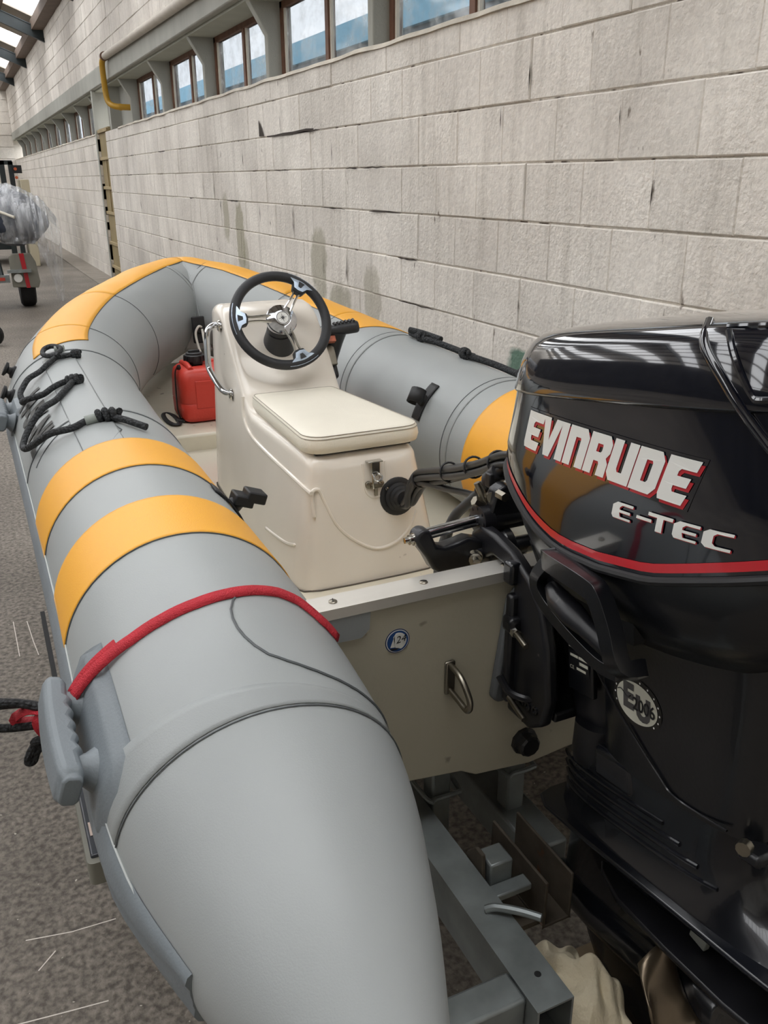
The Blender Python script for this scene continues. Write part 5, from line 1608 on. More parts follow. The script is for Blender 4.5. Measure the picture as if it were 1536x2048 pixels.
wbuild(MB().lathe([(0.017, 0), (0.017, 0.004), (0.013, 0.004), (0.013, 0.014), (0.007, 0.015), (0.007, 0.028), (0, 0.029)], (0.812, 1.319, 0.958), (-0.35, -1, 0.0), 12), 'link_bolt', M_STAIN, arm_)
# link to the engine, starboard of the ram
wbuild(MB().tube(cr([(0.93, 1.33, 1.02), (0.985, 1.31, 1.018), (1.03, 1.29, 1.01)], 4), 0.009, 10), 'drag_link', M_STAIN)
wbuild(MB().box((0.985, 1.285, 1.00), (0.05, 0.05, 0.045)), 'steering_yoke', M_WORN, bevel=0.008)
wbuild(MB().box((0.953, 1.242, 1.02), (0.010, 0.050, 0.075), Matrix.Rotation(-0.15, 3, 'X')), 'yoke_guard', M_SATIN, bevel=0.004)
# ================================================================ CABLES BETWEEN CONSOLE AND MOTOR
M_CABLE = mat('black_cable_sheath', (28, 28, 30), 0.35, var=0.15, vscale=30)
M_HOSE = mat('grey_black_hose', (52, 54, 56), 0.5, var=0.1)
cab = thing('control_cables', 'bundle of black control cables running from the seat box to the motor', 'cables', (1.0, 1.7, 0.80))
base = [(1.018, 2.035, 0.795), (1.012, 1.99, 0.815), (1.010, 1.965, 0.86), (1.008, 1.92, 0.905), (0.995, 1.82, 0.948), (0.965, 1.64, 1.018), (0.940, 1.50, 1.075), (0.915, 1.38, 1.122), (0.91, 1.28, 1.150)]
offs = [(0, 0), (0.016, 0.004), (-0.012, 0.010), (0.004, -0.016), (0.014, -0.014), (-0.014, -0.008)]
for i, (a, b) in enumerate(offs):
    P = []
    for k, q in enumerate(base):
        w = 0.55 if k < 2 else 1.0
        P.append(Vector(q) + Vector((a * w, 0.0, b * w + 0.006 * math.sin(k * 1.3 + i * 2))))
    MB().tube(cr(P, 7), 0.0085 if i else 0.010, 10).build('cable', M_CABLE, cab)
for t in (3, 4.6, 5.6, 6.7):
    i0 = int(t); f = t - i0
    c = Vector(base[i0]).lerp(Vector(base[i0 + 1]), f); d = (Vector(base[i0 + 1]) - Vector(base[i0])).normalized()
    u = d.cross(Vector((1, 0, 0))).normalized(); w = d.cross(u)
    MB().tube([c + (u * math.cos(x) + w * math.sin(x)) * 0.0235 for x in [2 * math.pi * k / 20 for k in range(20)]], 0.0028, 6, closed=True).build('cable_tie', M_BLK, cab)
hs = thing('steering_hose', 'single black hydraulic hose curving to the steering ram', 'hose', (0.97, 1.6, 0.8))
MB().tube(cr([(1.006, 2.02, 0.80), (1.000, 1.985, 0.83), (0.998, 1.955, 0.878), (1.0, 1.88, 0.905), (0.998, 1.75, 0.930), (0.958, 1.60, 0.975), (0.912, 1.46, 1.018), (0.885, 1.39, 1.046), (0.868, 1.355, 1.062)], 8), 0.0092, 10).build('hose', M_CABLE, hs)
MB().tube([(0.872, 1.36, 1.060), (0.86, 1.335, 1.068)], 0.012, 8).build('ferrule', M_STAIND, hs)
fh = thing('fuel_hose', 'dark fuel hose with black quick connector hanging beside the cowl', 'hose', (0.88, 1.5, 0.585))
MB().tube(cr([(0.893, 1.425, 1.05), (0.886, 1.46, 1.015), (0.873, 1.50, 0.97), (0.862, 1.515, 0.92), (0.856, 1.51, 0.87), (0.86, 1.47, 0.80), (0.885, 1.40, 0.75), (0.93, 1.36, 0.70)], 7), 0.0115, 10).build('hose', M_HOSE, fh)
cn = MB(); a = Vector((0.905, 1.37, 1.112)); b = Vector((0.890, 1.432, 1.045))
cn.tube([a, a.lerp(b, 0.15), a.lerp(b, 0.16), a.lerp(b, 0.55), a.lerp(b, 0.56), b], [0.011, 0.012, 0.019, 0.021, 0.015, 0.013], 12)
con_ = cn.build('connector', M_BLKP, fh, ang=30)
MB().box(a.lerp(b, 0.38) + Vector((-0.016, -0.01, 0.0)), (0.014, 0.02, 0.03)).build('release_tab', M_BLKP, con_, bevel=0.003)
MB().tube(cr([(0.905, 1.37, 1.112), (0.91, 1.34, 1.135), (0.92, 1.28, 1.15)], 5), 0.0105, 10).build('hose', M_CABLE, fh)
dh = MB().tube(cr([(0.888, 1.60, 0.585), (0.889, 1.60, 0.70), (0.891, 1.60, 0.82), (0.90, 1.57, 0.92)], 6), 0.011, 10)
tag(dh.build('drain_hose', M_HOSE), 'straight dark hose standing up from the deck behind the steering link', 'hose')
pp = MB().tube(cr([(0.885, 1.36, 0.80), (0.895, 1.345, 0.86), (0.915, 1.335, 0.905), (0.94, 1.32, 0.93)], 6), 0.020, 12)
tag(pp.build('corrugated_conduit', M_BLK), 'thick black conduit rising behind the transom cap under the steering link', 'conduit')

# ================================================================ ROPES
def rope_material(name, rgb):
    m = mat(name, rgb, 0.75)
    nt = m.node_tree; b = nt.nodes['Principled BSDF']
    w = nt.nodes.new('ShaderNodeTexVoronoi'); w.inputs['Scale'].default_value = 150
    geo = nt.nodes.new('ShaderNodeNewGeometry'); nt.links.new(geo.outputs['Position'], w.inputs['Vector'])
    r = nt.nodes.new('ShaderNodeValToRGB'); c = lin(rgb)
    r.color_ramp.elements[0].color = tuple(min(1, x * 2.4) for x in c) + (1,); r.color_ramp.elements[1].color = tuple(x * 0.5 for x in c) + (1,)
    r.color_ramp.elements[1].position = 0.8
    nt.links.new(w.outputs['Distance'], r.inputs['Fac']); nt.links.new(r.outputs['Color'], b.inputs['Base Color'])
    bp = nt.nodes.new('ShaderNodeBump'); bp.inputs['Strength'].default_value = 0.9; bp.inputs['Distance'].default_value = 0.004; bp.invert = True
    nt.links.new(w.outputs['Distance'], bp.inputs['Height']); nt.links.new(bp.outputs['Normal'], b.inputs['Normal'])
    return m
M_ROPE = rope_material('black_braided_rope', (36, 38, 40))
M_TAPE = mat('grey_tape', (146, 152, 146), 0.6, var=0.15, vscale=40)
def on_tube(pts, off):
    return [TP.surf(s, t, o if isinstance(off, list) else off) for (s, t), o in zip(pts, off if isinstance(off, list) else [0] * len(pts))]
def knot(s, th, r=0.021, L=0.045, ax=(0, 1), name='knot', parent=None):
    """overlapping turns round the rope"""
    c = TP.surf(s, th, r * 0.9); n_ = TP.nrm(s, th); T = TP.at(s)[4]; w = T.cross(n_)
    d = (T * ax[0] + w * ax[1]).normalized(); e = d.cross(n_)
    g = MB(); P = []
    for k in range(46):
        a = k * 0.42
        P.append(c + d * (L * (k / 45 - 0.5)) + (n_ * math.cos(a) + e * math.sin(a)) * r * 0.62 * (0.75 + 0.35 * math.sin(math.pi * k / 45)))
    g.tube(P, 0.0085, 8)
    return g.build(name, M_ROPE, parent)
def collar(s, th, r, L, ax, parent):
    c = TP.surf(s, th, 0.013); n_ = TP.nrm(s, th); T = TP.at(s)[4]; w = T.cross(n_); d = (T * ax[0] + w * ax[1]).normalized()
    return MB().tube([c - d * L / 2, c - d * L * 0.2, c + d * L * 0.2, c + d * L / 2], [r * 0.98, r, r, r * 0.97], 14).build('tape_wrap', M_TAPE, parent)
lf = thing('lifeline_port', 'black braided grab rope in two slack loops on the near tube over the registration mark', 'rope', TP.surf(2.0, 40, 0))
lf.name = 'grab_rope'; MW['grab_rope'] = MW['lifeline_port']
r1 = [(2.56, 92), (2.55, 84), (2.555, 78), (2.51, 70), (2.47, 62), (2.43, 53), (2.40, 46), (2.365, 42), (2.32, 40), (2.27, 42), (2.225, 48), (2.205, 57), (2.21, 66), (2.215, 74), (2.21, 82)]
P = cr([TP.surf(s, t, 0.013 + (0.012 if 40 < t < 56 else 0)) for s, t in r1], 6)
MB().tube(P, 0.0090, 10).build('rope', M_ROPE, lf)
P = cr([TP.surf(s, t, 0.020) for s, t in [(2.545, 80), (2.575, 73), (2.63, 69), (2.69, 70), (2.705, 75), (2.68, 80), (2.64, 83), (2.60, 82), (2.56, 77)]], 6)
MB().tube(P, 0.0085, 10).build('rope', M_ROPE, lf)
r2 = [(2.21, 82), (2.17, 78), (2.12, 72), (2.07, 64), (2.02, 55), (1.99, 45), (1.96, 37), (1.93, 32), (1.90, 32), (1.86, 35), (1.81, 43), (1.77, 54), (1.75, 66), (1.755, 76), (1.755, 84)]
P = cr([TP.surf(s, t, 0.013 + (0.014 if 30 < t < 56 else 0)) for s, t in r2], 6)
MB().tube(P, 0.0090, 10).build('rope', M_ROPE, lf)
P = cr([TP.surf(s, t, 0.013) for s, t in [(1.74, 92), (1.71, 98), (1.68, 103), (1.655, 109)]], 5)
MB().tube(P, 0.0090, 10).build('rope', M_ROPE, lf)
knot(2.56, 93, 0.014, 0.024, (0.2, 1), 'knot', lf); knot(2.20, 82, 0.016, 0.042, (-0.6, 1), 'knot', lf); knot(1.75, 90, 0.019, 0.055, (-0.25, 1), 'knot', lf)
collar(1.757, 80.5, 0.0125, 0.042, (-0.02, 1), lf); collar(2.665, 82, 0.0115, 0.03, (-0.3, 1), lf); collar(2.215, 80, 0.014, 0.018, (0.4, 1), lf)
ls_ = thing('grab_rope', 'black braided grab rope knotted along the far tube next to the wall', 'rope', TP.surf(6.2, 70, 0))
seg = [(5.80, 78), (5.86, 80), (5.93, 80), (5.98, 74), (6.05, 66), (6.14, 62), (6.20, 66), (6.235, 78), (6.28, 76), (6.36, 66), (6.46, 60), (6.55, 64), (6.60, 76), (6.66, 70), (6.75, 60), (6.84, 62), (6.92, 76)]
MB().tube(cr([TP.surf(s, t, 0.014) for s, t in seg], 6), 0.0125, 10).build('rope', M_ROPE, ls_)
MB().tube(cr([TP.surf(s, t, 0.03) for s, t in [(5.83, 84), (5.88, 78), (5.95, 74), (5.99, 72)]], 6), 0.012, 10).build('rope', M_ROPE, ls_)
for s, t in ((5.90, 80), (6.235, 80), (6.60, 78), (6.92, 78)):
    knot(s, t, 0.021, 0.06, (1, 0.3), 'knot', ls_)

# ---- red lashing strap over the port tube ------------------------
M_WEB = mat('red_webbing', (196, 40, 54), 0.65, var=0.12, vscale=30, bump=0.5, bscale=400)
stp = thing('lashing_strap', 'red webbing strap pulled over the near tube through the grey carry handle', 'strap', TP.surf(0.7, 60, 0))
def ribbon(pts, nrms, w, name, m, parent, th=0.0022):
    g = MB(); n = len(pts); top, P = [], []
    for i in range(n):
        t = (pts[min(i + 1, n - 1)] - pts[max(i - 1, 0)]).normalized()
        s_ = t.cross(nrms[i]).normalized()
        P += [pts[i] - s_ * w / 2, pts[i] + s_ * w / 2]
    g.add(P, [(2 * i, 2 * i + 1, 2 * i + 3, 2 * i + 2) for i in range(n - 1)])
    return g.build(name, m, parent, solid=th)
sp = [(0.690, 150), (0.700, 138), (0.722, 128), (0.726, 118), (0.720, 106), (0.712, 94), (0.706, 82), (0.704, 68), (0.706, 54), (0.710, 42), (0.716, 32), (0.72, 26), (0.724, 20), (0.73, 8)]
S_, N_ = [], []
for (a, b) in zip(sp[:-1], sp[1:]):
    for k in range(4):
        f = k / 4
        s, t = a[0] + (b[0] - a[0]) * f, a[1] + (b[1] - a[1]) * f
        S_.append(TP.surf(s, t, 0.006 + 0.016 * max(0.0, min(1.0, (55 - t) / 35)))); N_.append((TP.nrm(s, t) + TP.at(s)[4] * -0.55).normalized())
ribbon(S_, N_, 0.018, 'webbing', M_WEB, stp)
S2 = [p + Vector((0.0, 0.010, 0.004)) for p in S_[34:]]
ribbon(S2, N_[34:], 0.016, 'webbing', M_WEB, stp)
# tail of the strap with a loop, hanging outside the tube
def free(pts, w, name, nrm=(0, -0.5, 1)):
    P = cr(pts, 6); return ribbon(P, [Vector(nrm).normalized()] * len(P), w, name, M_WEB, stp)
free([(0.046, 1.36, 0.79), (0.015, 1.40, 0.785), (-0.02, 1.44, 0.775), (-0.045, 1.46, 0.755), (-0.04, 1.46, 0.742), (-0.005, 1.45, 0.740), (0.03, 1.43, 0.745)], 0.022, 'webbing')
free([(0.04, 1.40, 0.755), (0.018, 1.41, 0.765), (-0.004, 1.42, 0.758), (0.004, 1.42, 0.735), (0.03, 1.40, 0.728)], 0.034, 'webbing', (-0.3, -0.9, 0.3))
# ---- mooring line bunched at the handle --------------------------
M_ROPE2 = rope_material('black_laid_rope', (24, 25, 27))
ml = thing('mooring_line', 'loose bunch of black laid rope gathered outside the near tube by the carry handle', 'rope', (-0.1, 1.45, 0.62))
bundle = [
 [(0.04, 1.40, 0.772), (-0.01, 1.43, 0.785), (-0.05, 1.45, 0.792), (-0.12, 1.48, 0.785), (-0.30, 1.52, 0.74)],
 [(0.045, 1.40, 0.760), (-0.01, 1.45, 0.775), (-0.06, 1.47, 0.778), (-0.13, 1.50, 0.762), (-0.30, 1.53, 0.70)],
 [(0.04, 1.42, 0.748), (-0.02, 1.45, 0.735), (-0.07, 1.46, 0.738), (-0.13, 1.48, 0.745), (-0.30, 1.50, 0.68)],
 [(0.045, 1.40, 0.742), (0.01, 1.43, 0.728), (-0.022, 1.44, 0.700), (-0.038, 1.44, 0.672), (-0.030, 1.44, 0.668), (-0.018, 1.44, 0.690), (0.012, 1.43, 0.712), (0.045, 1.41, 0.725)],
 [(0.045, 1.40, 0.745), (0.020, 1.42, 0.722), (-0.012, 1.43, 0.716), (-0.022, 1.44, 0.704), (0.004, 1.43, 0.700), (0.03, 1.41, 0.712)],
 [(0.042, 1.38, 0.75), (0.032, 1.38, 0.70), (0.034, 1.37, 0.672), (0.045, 1.36, 0.660), (0.062, 1.34, 0.655)],
]
for pts in bundle:
    MB().tube(cr(pts, 8), 0.0078, 8).build('rope', M_ROPE2, ml)

# ================================================================ THE TRAILER
M_GALV = mat('galvanised_steel', (142, 148, 148), 0.45, metal=0.55, var=0.22, vscale=16, rvar=0.1, speck=((182, 184, 182), 0.72, 12))
M_RUST = mat('rusty_plate', (84, 76, 66), 0.75, metal=0.2, var=0.3, vscale=20, speck=((106, 66, 42), 0.66, 14))
M_TYRE = mat('tyre_rubber', (24, 24, 25), 0.8, var=0.2, vscale=20)
M_GUARD = mat('grey_mudguard', (128, 126, 116), 0.55, var=0.1)
M_LAMPD = mat('dark_lamp_lens', (28, 32, 42), 0.3, coat=0.3)
trl = thing('boat_trailer', 'galvanised boat trailer with box-section beams under the grey inflatable', 'trailer', (0.93, 2.0, 0.0))
def hollow(mb_, x0, x1, y0, y1, z0, z1):
    return mb_.b6(x0, x1, y0, y1, z0, z1)
for (xa, xb) in ((0.632, 0.702), (1.180, 1.250)):
    g = MB(); w = 0.004; z0, z1, y0, y1 = 0.315, 0.42, 0.785, 2.3
    g.b6(xa, xb, y0, y1, z1 - w, z1); g.b6(xa, xb, y0, y1, z0, z0 + w); g.b6(xa, xa + w, y0, y1, z0 + w, z1 - w); g.b6(xb - w, xb, y0, y1, z0 + w, z1 - w)
    bm_ = g.build('side_beam', M_GALV, trl, smooth=False)
    MB().lathe([(0.006, 0), (0.006, 0.0006)], ((xa + xb) / 2 + 0.006, 0.845, 0.42), (0, 0, 1), 12).build('bolt_hole', M_BLK, bm_)
for (xa, xb, s_) in ((0.22, 0.632, 1), (1.25, 1.66, -1)):
    MB().b6(xa, xb, 0.815, 0.875, 0.355, 0.418).build('lamp_arm', M_GALV, trl, bevel=0.006)
MB().b6(0.28, 1.62, 2.02, 2.10, 0.30, 0.38).build('axle_beam', M_GALV, trl, bevel=0.008)
MB().b6(0.30, 1.60, 1.72, 1.79, 0.34, 0.415).build('cross_member', M_GALV, trl, bevel=0.006)
MB().b6(0.88, 0.98, 2.0, 5.6, 0.34, 0.44).build('drawbar', M_GALV, trl, bevel=0.01)
MB().prism([(0.632, 2.3), (0.702, 2.3), (0.95, 3.6), (0.88, 3.6)], (0, 0, 0.33), (1, 0, 0), (0, 1, 0), (0, 0, 0.085)).build('side_beam', M_GALV, trl)
MB().prism([(1.18, 2.3), (1.25, 2.3), (0.98, 3.6), (0.91, 3.6)], (0, 0, 0.33), (1, 0, 0), (0, 1, 0), (0, 0, 0.085)).build('side_beam', M_GALV, trl)
# hull supports with U-bolts
for (x, y, top) in ((0.735, 1.31, 0.530), (0.925, 1.31, 0.498), (1.215, 1.31, 0.53)):
    p = MB().b6(x - 0.022, x + 0.022, y - 0.022, y + 0.022, 0.32, top).build('support_post', M_GALV, trl, bevel=0.005)
    u = MB().tube(cr([(x - 0.04, 1.40, 0.44), (x - 0.036, y - 0.028, 0.44), (x - 0.02, y - 0.034, 0.44), (x + 0.03, y - 0.034, 0.44), (x + 0.04, y - 0.02, 0.44), (x + 0.05, 1.40, 0.44)], 5), 0.0055, 8)
    u.build('u_bolt', M_GALV, p)
MB().b6(0.885, 0.975, 1.16, 2.02, 0.24, 0.33).build('keel_beam', M_GALV, trl, bevel=0.006)
# bracket plates and clamp on the near beam
g = MB(); g.prism([(1.13, 0.30), (1.13, 0.43), (1.10, 0.462), (1.075, 0.462), (1.065, 0.30)], (0.704, 0, 0), (0, 1, 0), (0, 0, 1), (0.008, 0, 0))
bp_ = g.build('bracket_plate', M_RUST, trl, bevel=0.002)
MB().lathe([(0.010, 0), (0.010, 0.008), (0, 0.008)], (0.712, 1.10, 0.44), (1, 0, 0), 6).build('nut', M_GALV, bp_)
MB().lathe([(0.010, 0), (0.010, 0.008), (0, 0.008)], (0.712, 1.10, 0.335), (1, 0, 0), 6).build('nut', M_GALV, bp_)
MB().b6(0.715, 0.765, 1.06, 1.11, 0.37, 0.445).build('stub_post', M_GALV, trl, bevel=0.004)
MB().b6(0.702, 0.79, 1.03, 1.06, 0.385, 0.40).build('clamp_bar', M_GALV, trl, bevel=0.003)
MB().tube(cr([(0.664, 0.995, 0.424), (0.68, 0.985, 0.431), (0.71, 0.955, 0.436), (0.735, 0.925, 0.438)], 5), 0.0075, 8).build('pin', M_GALV, trl)
# rusty keel channel
ch = MB(); ch.b6(0.800, 0.806, 1.0, 1.19, 0.31, 0.42); ch.b6(0.858, 0.864, 1.0, 1.19, 0.31, 0.42); ch.b6(0.800, 0.864, 1.0, 1.19, 0.31, 0.316)
ch.build('keel_channel', M_RUST, trl, bevel=0.002)
MB().b6(0.702, 0.86, 1.02, 1.09, 0.30, 0.312).build('channel_plate', M_RUST, trl)
# wheels and mudguards
for sx, x in ((-1, 0.155), (1, 1.72)):
    for (yc,) in ((2.06,),):
        g = MB(); prof = [(0.165, -0.07), (0.225, -0.075), (0.252, -0.06), (0.258, -0.03), (0.258, 0.03), (0.252, 0.06), (0.225, 0.075), (0.165, 0.07)]
        g.lathe(prof, (x + (0.06 if sx < 0 else -0.06), yc, 0.258), (1, 0, 0), 36)
        wh = g.build('tyre', M_TYRE, trl)
        MB().lathe([(0.05, -0.03), (0.12, -0.02), (0.165, -0.06), (0.168, -0.06), (0.168, 0.06), (0.16, 0.06), (0.12, 0.02), (0.05, 0.03)], (x + (0.06 if sx < 0 else -0.06), yc, 0.258), (1, 0, 0), 30).build('rim', M_GALV, wh)
    g = MB(); P = []
    arc = [(1.74, 0.22), (1.75, 0.36), (1.80, 0.47), (1.90, 0.535), (2.06, 0.555), (2.22, 0.535), (2.32, 0.47), (2.37, 0.36), (2.38, 0.22)]
    xa, xb = (0.075, 0.31) if sx < 0 else (1.56, 1.80)
    arc3 = cr([(0, p[0], p[1]) for p in arc], 5)
    g.add([Vector((xa, q.y, q.z)) for q in arc3] + [Vector((xb, q.y, q.z)) for q in arc3], [(i, i + 1, len(arc3) + i + 1, len(arc3) + i) for i in range(len(arc3) - 1)])
    g.build('mudguard', M_GUARD, trl, solid=0.006)
# flat lamp board beside the near tube: pale frame, dark lens, small white label
lb = MB(); lb.loft(rbox_rings(0.030, 0.075, 1.36, 1.80, [(0.42, 0.0, 0.012), (0.47, 0.0, 0.012)]))
lbo = lb.build('lamp_board', M_GUARD, trl)
MB().b6(0.038, 0.075, 1.375, 1.72, 0.466, 0.476).build('lamp_lens', M_LAMPD, lbo, bevel=0.004)
MB().b6(0.045, 0.062, 1.43, 1.47, 0.4762, 0.4772).build('lamp_label', mat('pale_label', (206, 186, 174), 0.6), lbo)
MB().prism([(2.14, 0.42), (2.40, 0.50), (2.40, 0.44), (2.16, 0.38)], (0.038, 0, 0), (0, 1, 0), (0, 0, 1), (0.012, 0, 0)).build('guard_flap', M_BLK, trl)
tl = MB(); tl.b6(0.145, 0.235, 0.86, 0.99, 0.33, 0.42); tlo = tl.build('tail_lamp', M_BLKP, trl, bevel=0.01)
MB().tube([(0.120, 0.985, 0.40), (0.150, 0.985, 0.40)], 0.015, 6).build('lamp_nut', M_BLKP, tlo)

# ================================================================ RAG UNDER THE SKEG
rag = MB()
def ragf(u, v):
    x = 0.745 + 0.15 * u + 0.03 * noise.noise(Vector((u * 3, v * 4, 1)))
    y = 0.76 + 0.31 * v + 0.03 * noise.noise(Vector((u * 3, v * 3, 9)))
    z = 0.075 + 0.26 * math.sin(math.pi * min(1, 0.15 + 0.75 * v)) ** 1.2 * (1 - 0.35 * abs(u - 0.45) * 2) + 0.045 * noise.noise(Vector((u * 5, v * 7, 4)))
    if u < 0.08 or u > 0.92 or v < 0.05: z *= 0.35
    return Vector((x, y, max(0.004, z)))
rag.grid(ragf, 34, 44)
tag(rag.build('rag', mat('cream_cotton', (226, 214, 186), 0.85, var=0.08, vscale=10, bump=0.3, bscale=120), solid=0.003, sub=1), 'crumpled cream cloth bundled on the floor under the motor skeg', 'cloth')
bl = MB().b6(0.90, 1.04, 0.82, 1.12, 0.0, 0.05); tag(bl.build('timber_block', mat('dirty_timber', (126, 110, 88), 0.85, var=0.2, stretch=(1, 0.2, 1), vscale=20), bevel=0.004), 'short timber block lying on the floor below the motor', 'block')
# ================================================================ WRAPPED BOAT IN THE BACKGROUND
M_DKTUBE = mat('dark_blue_grey_cover', (52, 58, 72), 0.5, var=0.45, vscale=9)
M_WHULL = mat('white_hull', (210, 196, 184), 0.4, var=0.08)
bb = thing('wrapped_boat', 'dark boat under clear plastic film parked on a trailer further down the hall', 'boat', (-0.4, 14.5, 0.6))
# hull and dark tube, bow towards the camera's right
P = cr([(-3.0, 14.6, 1.25), (-1.6, 14.3, 1.28), (-0.4, 13.8, 1.30), (0.50, 13.3, 1.22), (0.86, 13.05, 1.08), (1.0, 13.0, 0.96)], 6)
n = len(P)
MB().tube(P, [0.36] * (n - 10) + [0.36 - 0.022 * k for k in range(10)], 20).build('tube', M_DKTUBE, bb)
rings = []
for i in range(14):
    f = i / 13
    x = -3.0 + 3.75 * f; y = 14.4 - 1.4 * f
    w = 0.55 * (1 - f ** 3) + 0.03
    rings.append([Vector((x, y - w, 1.05)), Vector((x, y - w * 0.8, 0.85 + 0.1 * f)), Vector((x, y, 0.62 + 0.3 * f ** 2)), Vector((x, y + w * 0.8, 0.85 + 0.1 * f)), Vector((x, y + w, 1.05))])
MB().loft(rings).build('hull', M_WHULL, bb, ang=50)
MB().tube(cr([(-1.6, 13.93, 1.36), (-0.4, 13.42, 1.40), (0.3, 12.98, 1.33), (0.68, 12.72, 1.2)], 6), 0.018, 8).build('white_line', M_CREAMF, bb)
# clear film draped over the bow
def film_material():
    m = bpy.data.materials.new('clear_film'); m.use_nodes = True
    nt = m.node_tree; nt.nodes.clear(); N, L = nt.nodes.new, nt.links.new
    out = N('ShaderNodeOutputMaterial'); tr = N('ShaderNodeBsdfTransparent'); tr.inputs['Color'].default_value = (0.93, 0.95, 0.97, 1)
    di = N('ShaderNodeBsdfDiffuse'); di.inputs['Color'].default_value = (0.85, 0.87, 0.9, 1)
    gl = N('ShaderNodeBsdfGlossy'); gl.inputs['Roughness'].default_value = 0.12
    geo = N('ShaderNodeNewGeometry'); mp = N('ShaderNodeMapping'); mp.inputs['Scale'].default_value = (6, 2, 1.2); L(geo.outputs['Position'], mp.inputs['Vector'])
    n = N('ShaderNodeTexNoise'); n.inputs['Scale'].default_value = 2.4; n.inputs['Detail'].default_value = 5; L(mp.outputs['Vector'], n.inputs['Vector'])
    r = N('ShaderNodeMapRange'); r.inputs['From Min'].default_value = 0.4; r.inputs['From Max'].default_value = 0.75; r.inputs['To Min'].default_value = 0.12; r.inputs['To Max'].default_value = 0.55; L(n.outputs['Fac'], r.inputs['Value'])
    bp = N('ShaderNodeBump'); bp.inputs['Strength'].default_value = 1.0; bp.inputs['Distance'].default_value = 0.06; L(n.outputs['Fac'], bp.inputs['Height']); L(bp.outputs['Normal'], gl.inputs['Normal'])
    m1 = N('ShaderNodeMixShader'); L(r.outputs['Result'], m1.inputs['Fac']); L(tr.outputs[0], m1.inputs[1]); L(di.outputs[0], m1.inputs[2])
    m2 = N('ShaderNodeMixShader'); m2.inputs['Fac'].default_value = 0.14; L(m1.outputs[0], m2.inputs[1]); L(gl.outputs[0], m2.inputs[2]); L(m2.outputs[0], out.inputs['Surface'])
    return m
M_FILM = film_material()
fm = MB()
FC = cr([(-2.6, 14.5, 1.26), (-1.6, 14.3, 1.28), (-0.4, 13.8, 1.30), (0.45, 13.33, 1.23), (0.84, 13.05, 1.12), (1.06, 12.98, 1.0), (1.22, 12.96, 0.93)], 10)
def filmf(u, v):
    k = u * (len(FC) - 1); i = min(int(k), len(FC) - 2); c = FC[i].lerp(FC[i + 1], k - i)
    r = 0.425 - 0.19 * max(0, (u - 0.80) / 0.20) ** 1.3
    w = noise.noise(Vector((u * 26, v * 2.2, 2))) * 0.028 + noise.noise(Vector((u * 60, v * 5, 6))) * 0.012
    if v < 0.45:                       # over the tube
        a = math.radians(150 - 170 * v / 0.45)
        return c + Vector((0.15 * math.cos(a) * 0, -math.cos(a) * (r + w), math.sin(a) * (r + w)))
    t = (v - 0.45) / 0.55              # hanging curtain
    a = math.radians(-20)
    top = c + Vector((0, -math.cos(a) * r, math.sin(a) * r))
    foot = 0.86 - 0.72 * math.exp(-((u - 0.925) / 0.045) ** 2) - 0.45 * max(0, min(1, (u - 0.72) / 0.14))
    z = top.z + (max(0.10, foot) - top.z) * t
    return Vector((top.x - 0.03 * t + w * 0.6, top.y + 0.10 * t + w * (1 + t), z))
fm.grid(filmf, 110, 36)
fo = fm.build('plastic_film', M_FILM)
tag(fo, 'clear plastic sheet draped over the dark boat with a corner hanging to the floor', 'plastic sheet')
# its trailer end: mudguard with red stripe, tyre, beams
bt = thing('background_trailer', 'trailer under the wrapped boat with grey mudguard, red stripe and black tyre', 'trailer', (0.5, 13.1, 0))
tb2 = MB(); tb2.lathe([(0.13, -0.09), (0.26, -0.10), (0.29, -0.08), (0.30, 0), (0.29, 0.08), (0.26, 0.10), (0.13, 0.09)], (0.735, 13.3, 0.30), (1, 0, 0.0), 28); tb2.build('tyre', M_TYRE, bt)
tb2 = MB(); tb2.lathe([(0.13, -0.09), (0.26, -0.10), (0.29, -0.08), (0.30, 0), (0.29, 0.08), (0.26, 0.10), (0.13, 0.09)], (-1.25, 13.3, 0.30), (1, 0, 0.0), 28); tb2.build('tyre', M_TYRE, bt)
g = MB(); g.prism([(0.545, 0.30), (0.545, 0.70), (0.60, 0.735), (0.82, 0.735), (0.875, 0.62), (0.90, 0.36), (0.87, 0.28)], (0, 12.93, 0), (1, 0, 0), (0, 0, 1), (0, 0.05, 0))
mg = g.build('mudguard', M_GUARD, bt, bevel=0.01)
MB().prism([(0.675, 0.735), (0.735, 0.735), (0.765, 0.285), (0.715, 0.285)], (0, 12.925, 0), (1, 0, 0), (0, 0, 1), (0, -0.006, 0)).build('red_stripe', M_REDD, mg, smooth=False)
MB().b6(0.50, 0.80, 12.86, 12.93, 0.49, 0.53).build('guard_stay', M_GALV, bt)
g = MB(); g.lathe([(0.055, 0), (0.055, 0.03), (0.02, 0.035), (0, 0.035)], (0.625, 12.92, 0.42), (0, -1, 0), 16); g.build('tail_lamp', M_WHP, bt)
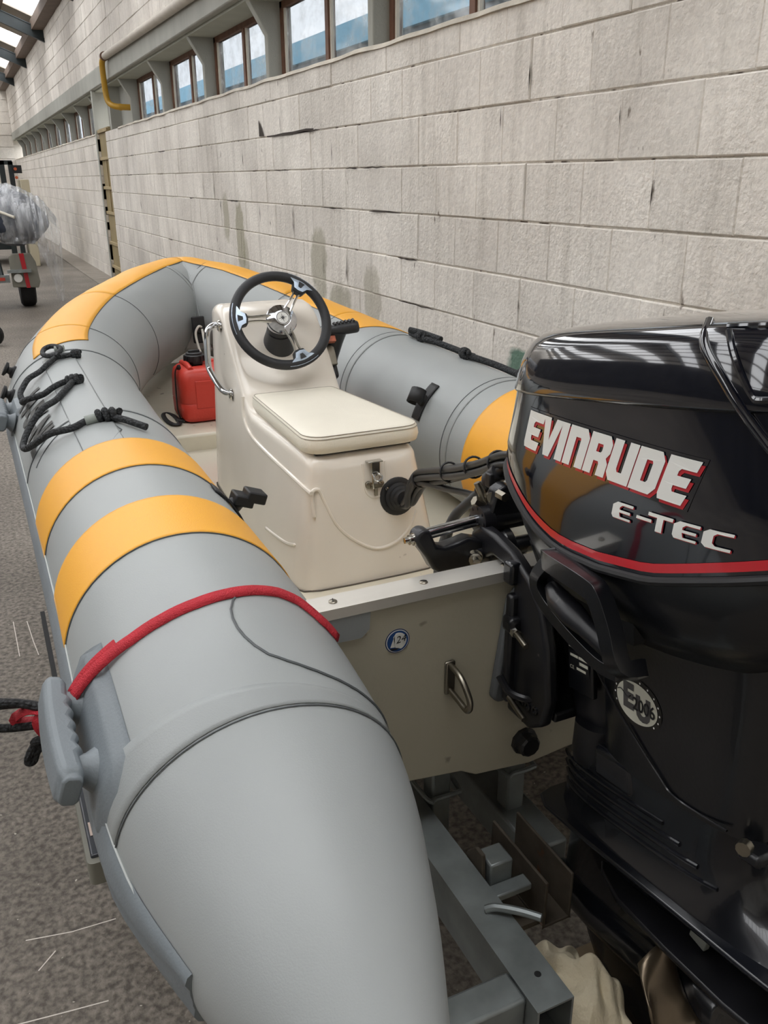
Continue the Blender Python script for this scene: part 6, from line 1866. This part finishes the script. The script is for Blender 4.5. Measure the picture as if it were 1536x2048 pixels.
MB().b6(-1.6, 0.52, 12.95, 13.05, 0.36, 0.46).build('cross_beam', M_GALV, bt)
MB().b6(-1.2, 0.46, 12.935, 12.95, 0.39, 0.43).build('red_reflector', mat('red_reflector', (176, 62, 48), 0.4), bt)
MB().tube([(0.43, 13.0, 0.44), (0.40, 13.2, 0.80)], 0.03, 8).build('stay', M_STEEL, bt)
MB().tube([(0.15, 13.0, 0.44), (0.1, 13.3, 0.85)], 0.05, 8).build('roller_arm', M_BLK, bt)
MB().b6(-0.3, 0.35, 13.0, 13.6, 0.46, 0.62).build('winch_box', M_STEEL, bt)
jw = MB(); jw.lathe([(0.03, -0.03), (0.10, -0.04), (0.12, -0.02), (0.12, 0.02), (0.10, 0.04), (0.03, 0.03)], (0.145, 10.1, 0.12), (0.5, 1, 0), 20)
tag(jw.build('jockey_wheel', M_TYRE), 'small dark wheel just entering the picture on the hall floor', 'wheel')
# fork-lift mast far behind
fk = thing('forklift', 'dark forklift mast rising behind the wrapped boat', 'forklift', (1.0, 20.2, 0))
MB().b6(0.93, 1.03, 20.0, 20.15, 0, 2.02).build('mast_rail', M_STEEL, fk); MB().b6(1.10, 1.19, 20.0, 20.15, 0, 2.0).build('mast_rail', M_STEEL, fk)
MB().b6(0.80, 1.18, 20.0, 20.1, 1.94, 2.02).build('crossbar', M_STEEL, fk); MB().b6(1.17, 1.34, 19.95, 20.1, 1.78, 1.93).build('work_lamp_housing', M_BLKP, fk)
MB().b6(0.2, 1.0, 20.3, 22.0, 0.3, 1.5).build('body', M_STEEL, fk)
for z in (1.86, 1.70):
    MB().lathe([(0.03, 0), (0.03, 0.03), (0, 0.035)], (1.22, 19.95, z), (0, -1, 0), 12).build('orange_lamp', mat('orange_lens_%d' % int(z * 100), (190, 92, 54), 0.4), fk)
bx = MB().b6(1.26, 1.42, 19.6, 20.6, 0, 1.66); tag(bx.build('cream_cabinet', mat('cream_sheet', (196, 186, 160), 0.6), bevel=0.01), 'plain cream cabinet standing between the forklift and the wall', 'cabinet')
